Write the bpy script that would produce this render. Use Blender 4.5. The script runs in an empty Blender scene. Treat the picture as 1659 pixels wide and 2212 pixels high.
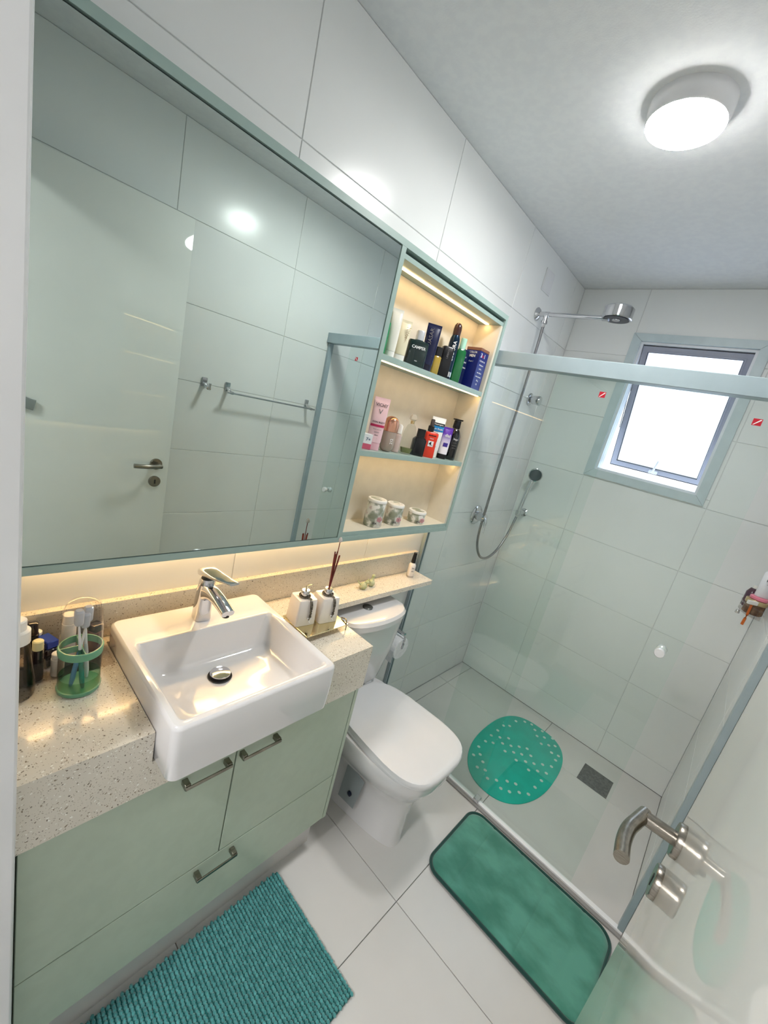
import bpy, bmesh, math, random
from mathutils import Vector, Matrix
random.seed(4)
S = bpy.context.scene
COL = S.collection
PI = math.pi

# ------------------------------------------------------------------ camera
cam_d = bpy.data.cameras.new('camera')
cam = bpy.data.objects.new('camera', cam_d)
COL.objects.link(cam)
RT = Vector((0.709632, 0.664317, 0.234744))
DN = Vector((0.336185, -0.026454, -0.941425))
FW = Vector((-0.619195, 0.746982, -0.242106))
M = Matrix(((RT.x, -DN.x, -FW.x, 1.06918), (RT.y, -DN.y, -FW.y, 0.0),
            (RT.z, -DN.z, -FW.z, 1.60207), (0, 0, 0, 1)))
cam.matrix_world = M
cam_d.sensor_fit = 'HORIZONTAL'
cam_d.sensor_width = 36.0
cam_d.lens = 886.16 * 36.0 / 1659.0
cam_d.clip_start = 0.01
S.camera = cam

# ------------------------------------------------------------------ world, exposure
w = bpy.data.worlds.new('sky')
S.world = w
w.use_nodes = True
wn = w.node_tree.nodes
wl = w.node_tree.links
bg = wn['Background']
tc = wn.new('ShaderNodeTexCoord')
sx = wn.new('ShaderNodeSeparateXYZ')
cr = wn.new('ShaderNodeValToRGB')
wl.new(tc.outputs['Generated'], sx.inputs[0])
wl.new(sx.outputs['Z'], cr.inputs[0])
wl.new(cr.outputs[0], bg.inputs[0])
cr.color_ramp.elements[0].position = 0.0
cr.color_ramp.elements[0].color = (0.72, 0.78, 0.95, 1)
cr.color_ramp.elements[1].position = 0.5
cr.color_ramp.elements[1].color = (0.86, 0.93, 1.0, 1)
bg.inputs[1].default_value = 1.0
S.view_settings.view_transform = 'Standard'
S.view_settings.look = 'None'
S.view_settings.gamma = 1.0
S.view_settings.use_curve_mapping = False
S.view_settings.exposure = 1.75
LAMP = 38.0        # ceiling lamp emission
HALL_FILL = 42.0        # emission of the fill lamp added in the unseen hall
LED = 5.2         # warm strips

# ------------------------------------------------------------------ materials
def s2l(c):
    return tuple((v / 255 / 12.92) if v / 255 <= 0.04045 else ((v / 255 + 0.055) / 1.055) ** 2.4 for v in c)

def mat(name, rgb, rough=0.5, metal=0.0, coat=0.0, spec=0.5, trans=0.0, emit=None, es=0.0, sheen=0.0, ior=1.45):
    m = bpy.data.materials.new(name)
    m.use_nodes = True
    b = m.node_tree.nodes['Principled BSDF']
    b.inputs['Base Color'].default_value = (*s2l(rgb), 1)
    b.inputs['Roughness'].default_value = rough
    b.inputs['Metallic'].default_value = metal
    b.inputs['Coat Weight'].default_value = coat
    b.inputs['Coat Roughness'].default_value = 0.05
    b.inputs['Specular IOR Level'].default_value = spec
    b.inputs['Transmission Weight'].default_value = trans
    b.inputs['Sheen Weight'].default_value = sheen
    b.inputs['IOR'].default_value = ior
    if emit:
        b.inputs['Emission Color'].default_value = (*s2l(emit), 1)
        b.inputs['Emission Strength'].default_value = es
    return m

def add_noise(m, rgb2, scale=5, lo=0.4, hi=0.6, detail=4, bump=0.0, bscale=None, stretch=None):
    nt = m.node_tree
    b = nt.nodes['Principled BSDF']
    t = nt.nodes.new('ShaderNodeTexCoord')
    src = t.outputs['Object']
    if stretch:
        mp = nt.nodes.new('ShaderNodeMapping')
        mp.inputs['Scale'].default_value = stretch
        nt.links.new(src, mp.inputs[0])
        src = mp.outputs[0]
    n = nt.nodes.new('ShaderNodeTexNoise')
    n.inputs['Scale'].default_value = scale
    n.inputs['Detail'].default_value = detail
    nt.links.new(src, n.inputs['Vector'])
    r = nt.nodes.new('ShaderNodeValToRGB')
    r.color_ramp.elements[0].position = lo
    r.color_ramp.elements[1].position = hi
    r.color_ramp.elements[0].color = b.inputs['Base Color'].default_value
    r.color_ramp.elements[1].color = (*s2l(rgb2), 1)
    nt.links.new(n.outputs['Fac'], r.inputs[0])
    nt.links.new(r.outputs[0], b.inputs['Base Color'])
    if bump:
        n2 = nt.nodes.new('ShaderNodeTexNoise')
        n2.inputs['Scale'].default_value = bscale or scale
        n2.inputs['Detail'].default_value = 3
        nt.links.new(src, n2.inputs['Vector'])
        bp = nt.nodes.new('ShaderNodeBump')
        bp.inputs['Strength'].default_value = bump
        bp.inputs['Distance'].default_value = 0.002
        nt.links.new(n2.outputs['Fac'], bp.inputs['Height'])
        nt.links.new(bp.outputs[0], b.inputs['Normal'])
    return m

def glass_mat(name, tint, refl=1.0, rough=0.0, ior=1.5):
    """clear sheet glass: tinted see-through body with a Fresnel reflection on the outer faces"""
    m = bpy.data.materials.new(name)
    m.use_nodes = True
    nt = m.node_tree
    nt.nodes.remove(nt.nodes['Principled BSDF'])
    out = nt.nodes['Material Output']
    tr = nt.nodes.new('ShaderNodeBsdfTransparent')
    tr.inputs[0].default_value = (*tint, 1)
    gl = nt.nodes.new('ShaderNodeBsdfGlossy')
    gl.inputs['Roughness'].default_value = rough
    gl.inputs['Color'].default_value = (refl, refl, refl, 1)
    fr = nt.nodes.new('ShaderNodeFresnel')
    fr.inputs['IOR'].default_value = ior
    ge = nt.nodes.new('ShaderNodeNewGeometry')
    inv = nt.nodes.new('ShaderNodeMath')
    inv.operation = 'SUBTRACT'
    inv.inputs[0].default_value = 1.0
    nt.links.new(ge.outputs['Backfacing'], inv.inputs[1])
    mu = nt.nodes.new('ShaderNodeMath')
    mu.operation = 'MULTIPLY'
    nt.links.new(inv.outputs[0], mu.inputs[0])
    nt.links.new(fr.outputs[0], mu.inputs[1])
    mx = nt.nodes.new('ShaderNodeMixShader')
    nt.links.new(mu.outputs[0], mx.inputs[0])
    nt.links.new(tr.outputs[0], mx.inputs[1])
    nt.links.new(gl.outputs[0], mx.inputs[2])
    nt.links.new(mx.outputs[0], out.inputs[0])
    return m

def quartz():
    m = mat('quartz', (226, 216, 200), 0.16, coat=0.3)
    nt = m.node_tree
    b = nt.nodes['Principled BSDF']
    t = nt.nodes.new('ShaderNodeTexCoord')
    prev = None
    base = (*s2l((224, 217, 203)), 1)
    for k, (sc, th, col, dens) in enumerate([(150, 0.20, (122, 112, 98), 0.50), (95, 0.17, (146, 132, 112), 0.54),
                                             (260, 0.26, (176, 166, 150), 0.40), (120, 0.20, (250, 248, 240), 0.50)]):
        nz = nt.nodes.new('ShaderNodeTexNoise')
        nz.inputs['Scale'].default_value = 70 + 20 * k
        nt.links.new(t.outputs['Object'], nz.inputs['Vector'])
        ad = nt.nodes.new('ShaderNodeVectorMath')
        ad.operation = 'MULTIPLY_ADD'
        ad.inputs[1].default_value = (0.012, 0.012, 0.012)
        nt.links.new(nz.outputs['Color'], ad.inputs[0])
        nt.links.new(t.outputs['Object'], ad.inputs[2])
        v = nt.nodes.new('ShaderNodeTexVoronoi')
        v.inputs['Scale'].default_value = sc
        nt.links.new(ad.outputs[0], v.inputs['Vector'])
        lt = nt.nodes.new('ShaderNodeMath')
        lt.operation = 'LESS_THAN'
        lt.inputs[1].default_value = th
        nt.links.new(v.outputs['Distance'], lt.inputs[0])
        sp = nt.nodes.new('ShaderNodeSeparateColor')
        nt.links.new(v.outputs['Color'], sp.inputs[0])
        g2 = nt.nodes.new('ShaderNodeMath')
        g2.operation = 'GREATER_THAN'
        g2.inputs[1].default_value = dens
        nt.links.new(sp.outputs[0], g2.inputs[0])
        mu = nt.nodes.new('ShaderNodeMath')
        mu.operation = 'MULTIPLY'
        nt.links.new(lt.outputs[0], mu.inputs[0])
        nt.links.new(g2.outputs[0], mu.inputs[1])
        mx = nt.nodes.new('ShaderNodeMix')
        mx.data_type = 'RGBA'
        nt.links.new(mu.outputs[0], mx.inputs[0])
        if prev is None:
            mx.inputs[6].default_value = base
        else:
            nt.links.new(prev, mx.inputs[6])
        mx.inputs[7].default_value = (*s2l(col), 1)
        prev = mx.outputs[2]
    nt.links.new(prev, b.inputs['Base Color'])
    return m

TILE = add_noise(mat('wall_tile', (233, 235, 234), 0.22, spec=0.5), (230, 232, 231), 2, bump=0.02, bscale=6)
GROUT = mat('grout', (222, 224, 223), 0.8)
FGROUT = mat('floor_grout', (150, 148, 146), 0.9)
FTILE = add_noise(mat('floor_tile', (218, 216, 213), 0.3, spec=0.5), (213, 211, 208), 3)
CEIL = add_noise(mat('ceiling_paint', (228, 230, 231), 0.85), (224, 226, 228), 40, bump=0.15, bscale=220)
PAINT = add_noise(mat('white_paint', (226, 227, 228), 0.35), (222, 223, 224), 6)
DOORM = add_noise(mat('door_lacquer', (228, 230, 226), 0.03, spec=0.6), (226, 228, 224), 4)
SAGE = add_noise(mat('sage_laminate', (190, 204, 186), 0.42), (187, 201, 183), 30)
SAGE2 = add_noise(mat('sage_edge', (158, 180, 174), 0.35), (155, 177, 171), 30)
CREAM = add_noise(mat('cream_laminate', (222, 216, 200), 0.5), (218, 212, 196), 20)
DARK = mat('dark_gap', (28, 34, 34), 0.6)
MIRR = mat('mirror_silver', (208, 220, 216), 0.0, metal=1.0)
QUARTZ = quartz()
CERAM = add_noise(mat('white_ceramic', (226, 225, 226), 0.08, coat=0.6), (224, 223, 224), 4)
PLAST = add_noise(mat('white_plastic', (228, 228, 230), 0.16), (225, 226, 228), 6)
CHROME = add_noise(mat('chrome', (215, 215, 218), 0.07, metal=1.0), (205, 205, 208), 8)
STEEL = add_noise(mat('brushed_steel', (160, 154, 144), 0.27, metal=1.0), (140, 134, 124), 90, stretch=(1, 1, 12))
NICKEL = add_noise(mat('satin_nickel', (150, 146, 134), 0.25, metal=1.0), (128, 124, 112), 30)
ALU = add_noise(mat('matt_aluminium', (160, 176, 182), 0.4), (156, 172, 178), 12)
ALUW = add_noise(mat('white_aluminium', (228, 231, 236), 0.35), (223, 226, 232), 12)
SASHM = add_noise(mat('sash_aluminium', (166, 170, 186), 0.4), (160, 164, 180), 12)
GALU = add_noise(mat('grey_trim', (196, 210, 214), 0.35), (190, 204, 208), 12)
GLASS = glass_mat('shower_glass', (0.955, 0.985, 0.972))
CLEAR = glass_mat('clear_plastic', (0.965, 0.955, 0.95), 0.9, 0.02, 1.45)
GREENC = glass_mat('green_plastic', (0.62, 0.86, 0.72), 0.8, 0.05, 1.45)
RUBBER = mat('black_rubber', (22, 24, 26), 0.5)

def frosted():
    m = bpy.data.materials.new('frosted_pane')
    m.use_nodes = True
    nt = m.node_tree
    nt.nodes.remove(nt.nodes['Principled BSDF'])
    t = nt.nodes.new('ShaderNodeBsdfTranslucent')
    t.inputs[0].default_value = (0.9, 0.93, 0.97, 1)
    g = nt.nodes.new('ShaderNodeBsdfTransparent')
    g.inputs[0].default_value = (0.85, 0.9, 0.97, 1)
    x = nt.nodes.new('ShaderNodeMixShader')
    x.inputs[0].default_value = 0.35
    nt.links.new(t.outputs[0], x.inputs[1])
    nt.links.new(g.outputs[0], x.inputs[2])
    nt.links.new(x.outputs[0], nt.nodes['Material Output'].inputs[0])
    return m
FROST = frosted()

def emis(name, rgb, k):
    m = bpy.data.materials.new(name)
    m.use_nodes = True
    nt = m.node_tree
    nt.nodes.remove(nt.nodes['Principled BSDF'])
    e = nt.nodes.new('ShaderNodeEmission')
    e.inputs[0].default_value = (*rgb, 1)
    e.inputs[1].default_value = k
    nt.links.new(e.outputs[0], nt.nodes['Material Output'].inputs[0])
    return m
LAMPM = emis('lamp_diffuser', (1.0, 0.99, 0.97), LAMP)
LEDM = emis('led_strip', (1.0, 0.63, 0.27), LED)
LEDU = emis('led_strip_wide', (1.0, 0.62, 0.27), LED * 1.5)
HALL_FILLM = emis('hall_fill_diffuser', (1.0, 0.98, 0.96), HALL_FILL)

# ------------------------------------------------------------------ mesh helpers
def B():
    return bmesh.new()

def box(bm, x0, y0, z0, x1, y1, z1, bev=0.0, seg=1):
    r = bmesh.ops.create_cube(bm, size=1)
    vs = r['verts']
    for v in vs:
        v.co = Vector((x0 + (v.co.x + .5) * (x1 - x0), y0 + (v.co.y + .5) * (y1 - y0), z0 + (v.co.z + .5) * (z1 - z0)))
    if bev > 0:
        es = list({e for v in vs for e in v.link_edges})
        bmesh.ops.bevel(bm, geom=es, offset=bev, segments=seg, profile=0.5, affect='EDGES')
    return bm

def loft(bm, rings, cap0=True, cap1=True, closed=True):
    vr = [[bm.verts.new(p) for p in r] for r in rings]
    n = len(vr[0])
    for a, b in zip(vr[:-1], vr[1:]):
        for i in range(n if closed else n - 1):
            j = (i + 1) % n
            try:
                bm.faces.new((a[i], a[j], b[j], b[i]))
            except ValueError:
                pass
    if cap0:
        bm.faces.new(list(reversed(vr[0])))
    if cap1:
        bm.faces.new(vr[-1])
    return bm

def se(cx, cy, z, rx, ry, p=2.0, n=24, rot=0.0):
    out = []
    for i in range(n):
        a = 2 * PI * i / n
        c, s = math.cos(a), math.sin(a)
        x = rx * math.copysign(abs(c) ** (2 / p), c)
        y = ry * math.copysign(abs(s) ** (2 / p), s)
        if rot:
            x, y = x * math.cos(rot) - y * math.sin(rot), x * math.sin(rot) + y * math.cos(rot)
        out.append(Vector((cx + x, cy + y, z)))
    return out

def lathe(bm, prof, cx=0, cy=0, n=24, cap0=True, cap1=True):
    return loft(bm, [se(cx, cy, z, max(r, 1e-4), max(r, 1e-4), 2, n) for r, z in prof], cap0, cap1)

def secs(bm, L, p=2.0, n=24, cx=0, cy=0):
    """L = (z, rx, ry[, p[, dx, dy]])"""
    return loft(bm, [se(cx + (s[4] if len(s) > 4 else 0), cy + (s[5] if len(s) > 5 else 0), s[0], s[1], s[2],
                        s[3] if len(s) > 3 else p, n) for s in L])

def axis_cyl(bm, p0, p1, prof, n=24):
    """lathe along p0->p1; prof = (r, t) with t distance along the axis"""
    p0, p1 = Vector(p0), Vector(p1)
    d = (p1 - p0).normalized()
    q = d.to_track_quat('Z', 'Y')
    rings = []
    for r, t in prof:
        rings.append([p0 + q @ v for v in se(0, 0, t, max(r, 1e-4), max(r, 1e-4), 2, n)])
    return loft(bm, rings)

def smooth_path(pts, k=6):
    P = [Vector(p) for p in pts]
    if k <= 1:
        return P
    out = []
    for i in range(len(P) - 1):
        a = P[max(i - 1, 0)]
        b = P[i]
        c = P[i + 1]
        d = P[min(i + 2, len(P) - 1)]
        for j in range(k):
            t = j / k
            out.append(0.5 * ((2 * b) + (c - a) * t + (2 * a - 5 * b + 4 * c - d) * t * t + (3 * b - a - 3 * c + d) * t ** 3))
    out.append(P[-1])
    return out

def sweep(bm, pts, size, k=1, n=12, p=2.0, up=(0, 0, 1), caps=True):
    """sweep an ellipse; size = r, (a,b) or list of (a,b) per control point (a sideways, b along up)"""
    P = smooth_path(pts, k)
    m = len(P)
    if isinstance(size, (int, float)):
        sz = [(size, size)] * len(pts)
    elif isinstance(size, tuple):
        sz = [size] * len(pts)
    else:
        sz = size
    up = Vector(up)
    rings = []
    for i in range(m):
        t = i / (m - 1) * (len(sz) - 1)
        a = int(min(math.floor(t), len(sz) - 2))
        f = t - a
        sa = sz[a][0] * (1 - f) + sz[a + 1][0] * f
        sb = sz[a][1] * (1 - f) + sz[a + 1][1] * f
        d = (P[min(i + 1, m - 1)] - P[max(i - 1, 0)]).normalized()
        side = d.cross(up)
        if side.length < 1e-3:
            side = d.cross(Vector((1, 0.2, 0)))
        side.normalize()
        u2 = side.cross(d).normalized()
        rings.append([P[i] + side * v.x + u2 * v.y for v in se(0, 0, 0, sa, sb, p, n)])
    return loft(bm, rings, caps, caps)

def prism(bm, outline, z0, z1, bev=0.0):
    vs = [bm.verts.new((x, y, z0)) for x, y in outline]
    f = bm.faces.new(vs)
    r = bmesh.ops.extrude_face_region(bm, geom=[f])
    up = [g for g in r['geom'] if isinstance(g, bmesh.types.BMVert)]
    for v in up:
        v.co.z = z1
    if bev:
        es = [e for e in bm.edges if all(v in up for v in e.verts)]
        bmesh.ops.bevel(bm, geom=es, offset=bev, segments=2, profile=0.5, affect='EDGES')
    return bm

def rrect(x0, y0, x1, y1, r, k=5):
    out = []
    for cx, cy, a0 in ((x1 - r, y1 - r, 0), (x0 + r, y1 - r, 90), (x0 + r, y0 + r, 180), (x1 - r, y0 + r, 270)):
        for i in range(k + 1):
            a = math.radians(a0 + 90 * i / k)
            out.append((cx + r * math.cos(a), cy + r * math.sin(a)))
    return out

def finish(bm, smooth):
    bmesh.ops.recalc_face_normals(bm, faces=bm.faces)
    if smooth:
        for f in bm.faces:
            f.smooth = True
        for e in bm.edges:
            if len(e.link_faces) == 2 and e.calc_face_angle(0) > math.radians(38):
                e.smooth = False

def ob(name, bm, m, parent=None, smooth=True, world=False, label=None, kind=None):
    """link a bmesh as one object; world=True: coordinates given in world space under a placed parent"""
    if world and parent is not None:
        p, off = parent, Vector((0, 0, 0))
        while p is not None:
            off += p.location
            p = p.parent
        bmesh.ops.translate(bm, verts=bm.verts, vec=-off)
    finish(bm, smooth)
    me = bpy.data.meshes.new(name)
    bm.to_mesh(me)
    bm.free()
    me.materials.append(m)
    o = bpy.data.objects.new(name, me)
    COL.objects.link(o)
    if parent is not None:
        o.parent = parent
    if label:
        o['label'] = label
    if kind:
        o['kind'] = kind
    return o

def thing(name, label, cat, loc=(0, 0, 0), rz=0.0, group=None):
    o = bpy.data.objects.new(name, None)
    o.empty_display_size = 0.05
    COL.objects.link(o)
    o.location = loc
    o.rotation_euler = (0, 0, math.radians(rz))
    o['label'] = label
    o['category'] = cat
    if group:
        o['group'] = group
    return o

def struct(name, bm, m, smooth=False):
    return ob(name, bm, m, None, smooth, kind='structure')

def text(s, size, loc, parent, m, name='lettering', spin=0.0, yaw=0.0, sx=1.0, flat=False, world=False, bold=0.0):
    """text on a local -Y facing front; spin turns it in its own plane, yaw turns it round Z"""
    cu = bpy.data.curves.new(name, 'FONT')
    cu.body = s
    cu.size = size
    cu.align_x = 'CENTER'
    cu.align_y = 'CENTER'
    cu.extrude = 0.00025
    cu.offset = bold
    cu.resolution_u = 2
    t = bpy.data.objects.new(name, cu)
    me = bpy.data.meshes.new_from_object(t)
    bpy.data.objects.remove(t)
    T = Matrix.Translation(loc) @ Matrix.Rotation(math.radians(yaw), 4, 'Z')
    if not flat:
        T = T @ Matrix.Rotation(PI / 2, 4, 'X')
    T = T @ Matrix.Rotation(math.radians(spin), 4, 'Z') @ Matrix.Diagonal((sx, 1, 1, 1))
    me.transform(T)
    me.name = name
    me.materials.clear()
    me.materials.append(m)
    o = bpy.data.objects.new(name, me)
    COL.objects.link(o)
    o.parent = parent
    return o

# ------------------------------------------------------------------ room constants
H, D, W, Y0 = 2.508, 2.56, 1.275, 0.08
YG = 1.634
ZJ = [0.0, 0.155, 0.490, 0.826, 1.162, 1.498, 1.834, 2.170, H]
TT = 0.003      # tile thickness

_tiles = {}
def tile(parent, w_, h_, mtx, m, t=TT, gap=0.0022, bev=0.0011):
    key = (round(w_, 4), round(h_, 4), t, m.name)
    if key not in _tiles:
        bm = B()
        g = gap / 2
        o0 = [Vector((x, y, 0)) for x, y in ((g, g), (w_ - g, g), (w_ - g, h_ - g), (g, h_ - g))]
        o1 = [v + Vector((0, 0, t - bev)) for v in o0]
        g2 = g + bev
        o2 = [Vector((x, y, t)) for x, y in ((g2, g2), (w_ - g2, g2), (w_ - g2, h_ - g2), (g2, h_ - g2))]
        loft(bm, [o0, o1, o2])
        bmesh.ops.recalc_face_normals(bm, faces=bm.faces)
        me = bpy.data.meshes.new('tile')
        bm.to_mesh(me)
        bm.free()
        me.materials.append(m)
        _tiles[key] = me
    o = bpy.data.objects.new('tile', _tiles[key])
    COL.objects.link(o)
    o.matrix_world = mtx
    o.parent = parent
    return o

def grid(parent, origin, U, V, us, vs, m, t=TT, hole=None):
    U, V = Vector(U), Vector(V)
    N = U.cross(V)
    for a, b in zip(us[:-1], us[1:]):
        for c, d in zip(vs[:-1], vs[1:]):
            rects = [(a, c, b, d)]
            if hole:
                hx0, hz0, hx1, hz1 = hole
                if a < hx1 and b > hx0 and c < hz1 and d > hz0:
                    rects = []
                    if c < hz0 - .004: rects.append((a, c, b, hz0))
                    if d > hz1 + .004: rects.append((a, hz1, b, d))
                    zc, zd = max(c, hz0), min(d, hz1)
                    if a < hx0 - .004: rects.append((a, zc, hx0, zd))
                    if b > hx1 + .004: rects.append((hx1, zc, b, zd))
            for (x0, z0, x1, z1) in rects:
                o = Vector(origin) + U * x0 + V * z0
                mt = Matrix(((U.x, V.x, N.x, o.x), (U.y, V.y, N.y, o.y), (U.z, V.z, N.z, o.z), (0, 0, 0, 1)))
                tile(parent, x1 - x0, z1 - z0, mt, m, t)

# ------------------------------------------------------------------ shell
fl = struct('floor', box(B(), -0.12, -0.06, -0.12, W + .12, D + .14, -0.008), FGROUT)
grid(fl, (0, 0, -0.008), (1, 0, 0), (0, 1, 0), [0.0, 0.074, 0.674, W], [Y0, 0.453, 1.053, 1.653, 2.253, D], FTILE, t=0.008)
wl_ = struct('wall_left', box(B(), -0.12, Y0, -0.008, -TT, D + .14, H), GROUT)
grid(wl_, (-TT, 0, 0), (0, 1, 0), (0, 0, 1), [Y0, 0.640, 1.235, 1.830, 2.425, D], ZJ, TILE)
wr = struct('wall_right', box(B(), W + TT, Y0, -0.008, W + .12, D + .14, H), GROUT)
grid(wr, (W + TT, 0, 0), (0, -1, 0), (0, 0, 1), [-D, -2.522, -1.927, -1.332, -0.737, -0.142, -Y0], ZJ, TILE)
WX0, WX1, WZ0, WZ1 = 0.375, 0.888, 1.542, 2.252       # rough opening behind the trim
bm = B()
for a, b, c, d in ((0, 0, W, WZ0), (0, WZ1, W, H), (0, WZ0, WX0, WZ1), (WX1, WZ0, W, WZ1)):
    box(bm, a - (.006 if a == 0 else 0), D + TT, b, c + (.006 if c == W else 0), D + .14, d)
wb = struct('wall_back', bm, GROUT)
grid(wb, (0, D + TT, 0), (1, 0, 0), (0, 0, 1), [0, 0.345, 0.940, W], ZJ, TILE, hole=(WX0, WZ0, WX1, WZ1))
OX0, OX1, OZ = 0.408, 1.222, 2.145                     # doorway
bm = B()
box(bm, -0.12, -0.06, -0.008, OX0, Y0, H)
box(bm, OX1, -0.06, -0.008, W + .12, Y0, H)
box(bm, OX0, -0.06, OZ, OX1, Y0, H)
wf = struct('wall_front', bm, PAINT)
struct('ceiling', box(B(), -0.12, -0.06, H, W + .12, D + .14, H + .1), CEIL)
# door lining and casing
t1 = struct('trim_1', box(B(), OX0 - .05, Y0, 0, OX0 - .002, Y0 + .007, OZ + .05, .003, 2), PAINT)
struct('trim_2', box(B(), OX0, -0.06, 0, OX0 + .012, Y0 + .004, OZ, .003, 2), PAINT)
struct('trim_3', box(B(), OX0 - .05, Y0, OZ + .002, OX1 + .02, Y0 + .007, OZ + .05, .003, 2), PAINT)
# hall behind the camera
struct('floor_hall', box(B(), -0.9, -2.2, -0.12, 2.2, -0.06, -0.0), FTILE)
struct('ceiling_hall', box(B(), -0.9, -2.2, H, 2.2, -0.06, H + .1), CEIL)
struct('wall_hall_back', box(B(), -0.9, -2.3, 0, 2.2, -2.2, H), PAINT)
struct('wall_hall_left', box(B(), -1.0, -2.2, 0, -0.9, -0.06, H), PAINT)
struct('wall_hall_right', box(B(), 2.2, -2.2, 0, 2.3, -0.06, H), PAINT)
bm = B()
box(bm, -0.9, -0.061, 0, -0.12, -0.055, H)
box(bm, W + .12, -0.061, 0, 2.2, -0.055, H)
struct('wall_hall_front', bm, PAINT)
hl = thing('ceiling_light', 'added round white fill lamp in the unseen hall outside the doorway', 'lamp', (0.65, -1.0, H))  # fill lamp added behind the camera to brighten the bathroom
ob('housing', lathe(B(), [(.17, 0), (.17, -.045), (.165, -.05)]), PLAST, hl)
ob('diffuser', lathe(B(), [(.16, -.0505), (.158, -.056), (.1, -.062)]), HALL_FILLM, hl)

# ------------------------------------------------------------------ entry door, open against the right wall
TH = math.radians(1.2)
dr = bpy.data.objects.new('door_1', None)
COL.objects.link(dr)
dr['kind'] = 'structure'
dr.location = (1.181, 0.09, 0.0)
dr.rotation_euler = (0, 0, TH)          # local: leaf along +Y, room face at x=0
DL = 0.682
ob('door_leaf', box(B(), 0, 0, 0.008, 0.035, DL, OZ - .005, .0015, 2), DOORM, dr)
LY, LZ = 0.627, 1.108
h = ob('rosette', axis_cyl(B(), (0, LY, LZ), (-1, LY, LZ), [(.0255, 0), (.0255, .007), (.024, .009)], 32), STEEL, dr)
def lever(bm):
    axis_cyl(bm, (0, LY, LZ), (-1, LY, LZ), [(.0105, .0), (.0105, .046), (.0095, .047)], 20)
    sweep(bm, [(-.048, LY + .0095, LZ), (-.055, LY - .018, LZ), (-.0615, LY - .045, LZ), (-.063, LY - .075, LZ), (-.060, LY - .106, LZ)],
          (.0098, .0098), k=5, n=18)
    return bm
ob('lever_handle', lever(B()), STEEL, h)
k_ = ob('key_rosette', axis_cyl(B(), (0, LY, LZ - .082), (-1, LY, LZ - .082), [(.0255, 0), (.0255, .007), (.024, .009)], 32), STEEL, dr)
bm = B()
box(bm, -.0098, LY - .0035, LZ - .092, -.0088, LY + .0035, LZ - .073, .0003)
ob('keyhole', bm, RUBBER, k_)
bm = B()
box(bm, .008, DL - .0004, LZ - .12, .027, DL + .0008, LZ + .06)
ob('strike_plate', bm, STEEL, dr)
for z in (.25, 1.05, 1.9):
    ob('hinge', axis_cyl(B(), (.045, -.004, z), (.045, -.004, z + 1), [(.006, 0), (.006, .08)], 12), STEEL, dr)

# ------------------------------------------------------------------ window
wn1 = bpy.data.objects.new('window_1', None)
COL.objects.link(wn1)
wn1['kind'] = 'structure'
wn1.location = (0.63, D, 1.9)
TX0, TX1, TZ0, TZ1 = .340, .922, 1.507, 2.288
IX0, IX1, IZ0, IZ1 = .386, .880, 1.550, 2.250
def bar_frame(bm, x0, z0, x1, z1, wd, y0, y1, bev=0.0):
    # four mitred members
    o = [(x0, z0), (x1, z0), (x1, z1), (x0, z1)]
    i = [(x0 + wd, z0 + wd), (x1 - wd, z0 + wd), (x1 - wd, z1 - wd), (x0 + wd, z1 - wd)]
    for k in range(4):
        j = (k + 1) % 4
        q = [o[k], o[j], i[j], i[k]]
        loft(bm, [[Vector((a, y0, b)) for a, b in q], [Vector((a, y1, b)) for a, b in q]])
    return bm
for k, (nm) in enumerate(('trim_board',) * 4):
    o = [(TX0, TZ0), (TX1, TZ0), (TX1, TZ1), (TX0, TZ1)]
    i = [(IX0, IZ0), (IX1, IZ0), (IX1, IZ1), (IX0, IZ1)]
    j = (k + 1) % 4
    q = [o[k], o[j], i[j], i[k]]
    # tiny gap at the mitre so the joint reads
    c = Vector((sum(a for a, b in q) / 4, 0, sum(b for a, b in q) / 4))
    pts = []
    for a, b in q:
        v = Vector((a, 0, b))
        pts.append(v + (c - v).normalized() * .0007)
    bm = loft(B(), [[Vector((v.x, D - .009, v.z)) for v in pts], [Vector((v.x, D + .012, v.z)) for v in pts]])
    ob('trim_board', bm, GALU, wn1, False, world=True)
bm = bar_frame(B(), IX0, IZ0, IX1, IZ1, .012, D + .006, D + .09)
ob('window_frame', bm, ALUW, wn1, False, world=True)
# awning sash hinged at the top, bottom swung out
sash = bpy.data.objects.new('sash', None)
COL.objects.link(sash)
sash.parent = wn1
A = math.radians(19.0)
SX0, SX1, SL = IX0 + .014, IX1 - .014, .668
bm = B()
bar_frame(bm, SX0 - .63, -SL, SX1 - .63, 0, .026, -.012, .012)
bar_frame(bm, SX0 - .63 + .021, -SL + .021, SX1 - .63 - .021, -.021, .008, -.017, -.009)
bpy.data.objects.remove(sash)
bmesh.ops.rotate(bm, verts=bm.verts, cent=(0, 0, 0), matrix=Matrix.Rotation(A, 3, 'X'))
bmesh.ops.translate(bm, verts=bm.verts, vec=(0, .03, IZ1 - .014 - 1.9))
sash = ob('sash', bm, SASHM, wn1, False)
SM = Matrix.Translation((0, .03, IZ1 - .014 - 1.9)) @ Matrix.Rotation(A, 4, 'X')
bm = box(B(), SX0 - .63 + .024, -.002, -SL + .024, SX1 - .63 - .024, .002, -.024)
bmesh.ops.transform(bm, matrix=SM, verts=bm.verts)
ob('pane', bm, FROST, sash, False)
bm = B()
bar_frame(bm, SX0 - .63 + .0285, -SL + .0285, SX1 - .63 - .0285, -.0285, .0022, -.0175, -.003)
bmesh.ops.transform(bm, matrix=SM, verts=bm.verts)
ob('pane_gasket', bm, RUBBER, sash, False)
bm = B()
bar_frame(bm, SX0 - .63 - .006, -SL - .009, SX1 - .63 + .006, .0, .0075, .0, .014)
bmesh.ops.transform(bm, matrix=SM, verts=bm.verts)
ob('seal', bm, RUBBER, sash, False)
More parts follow.
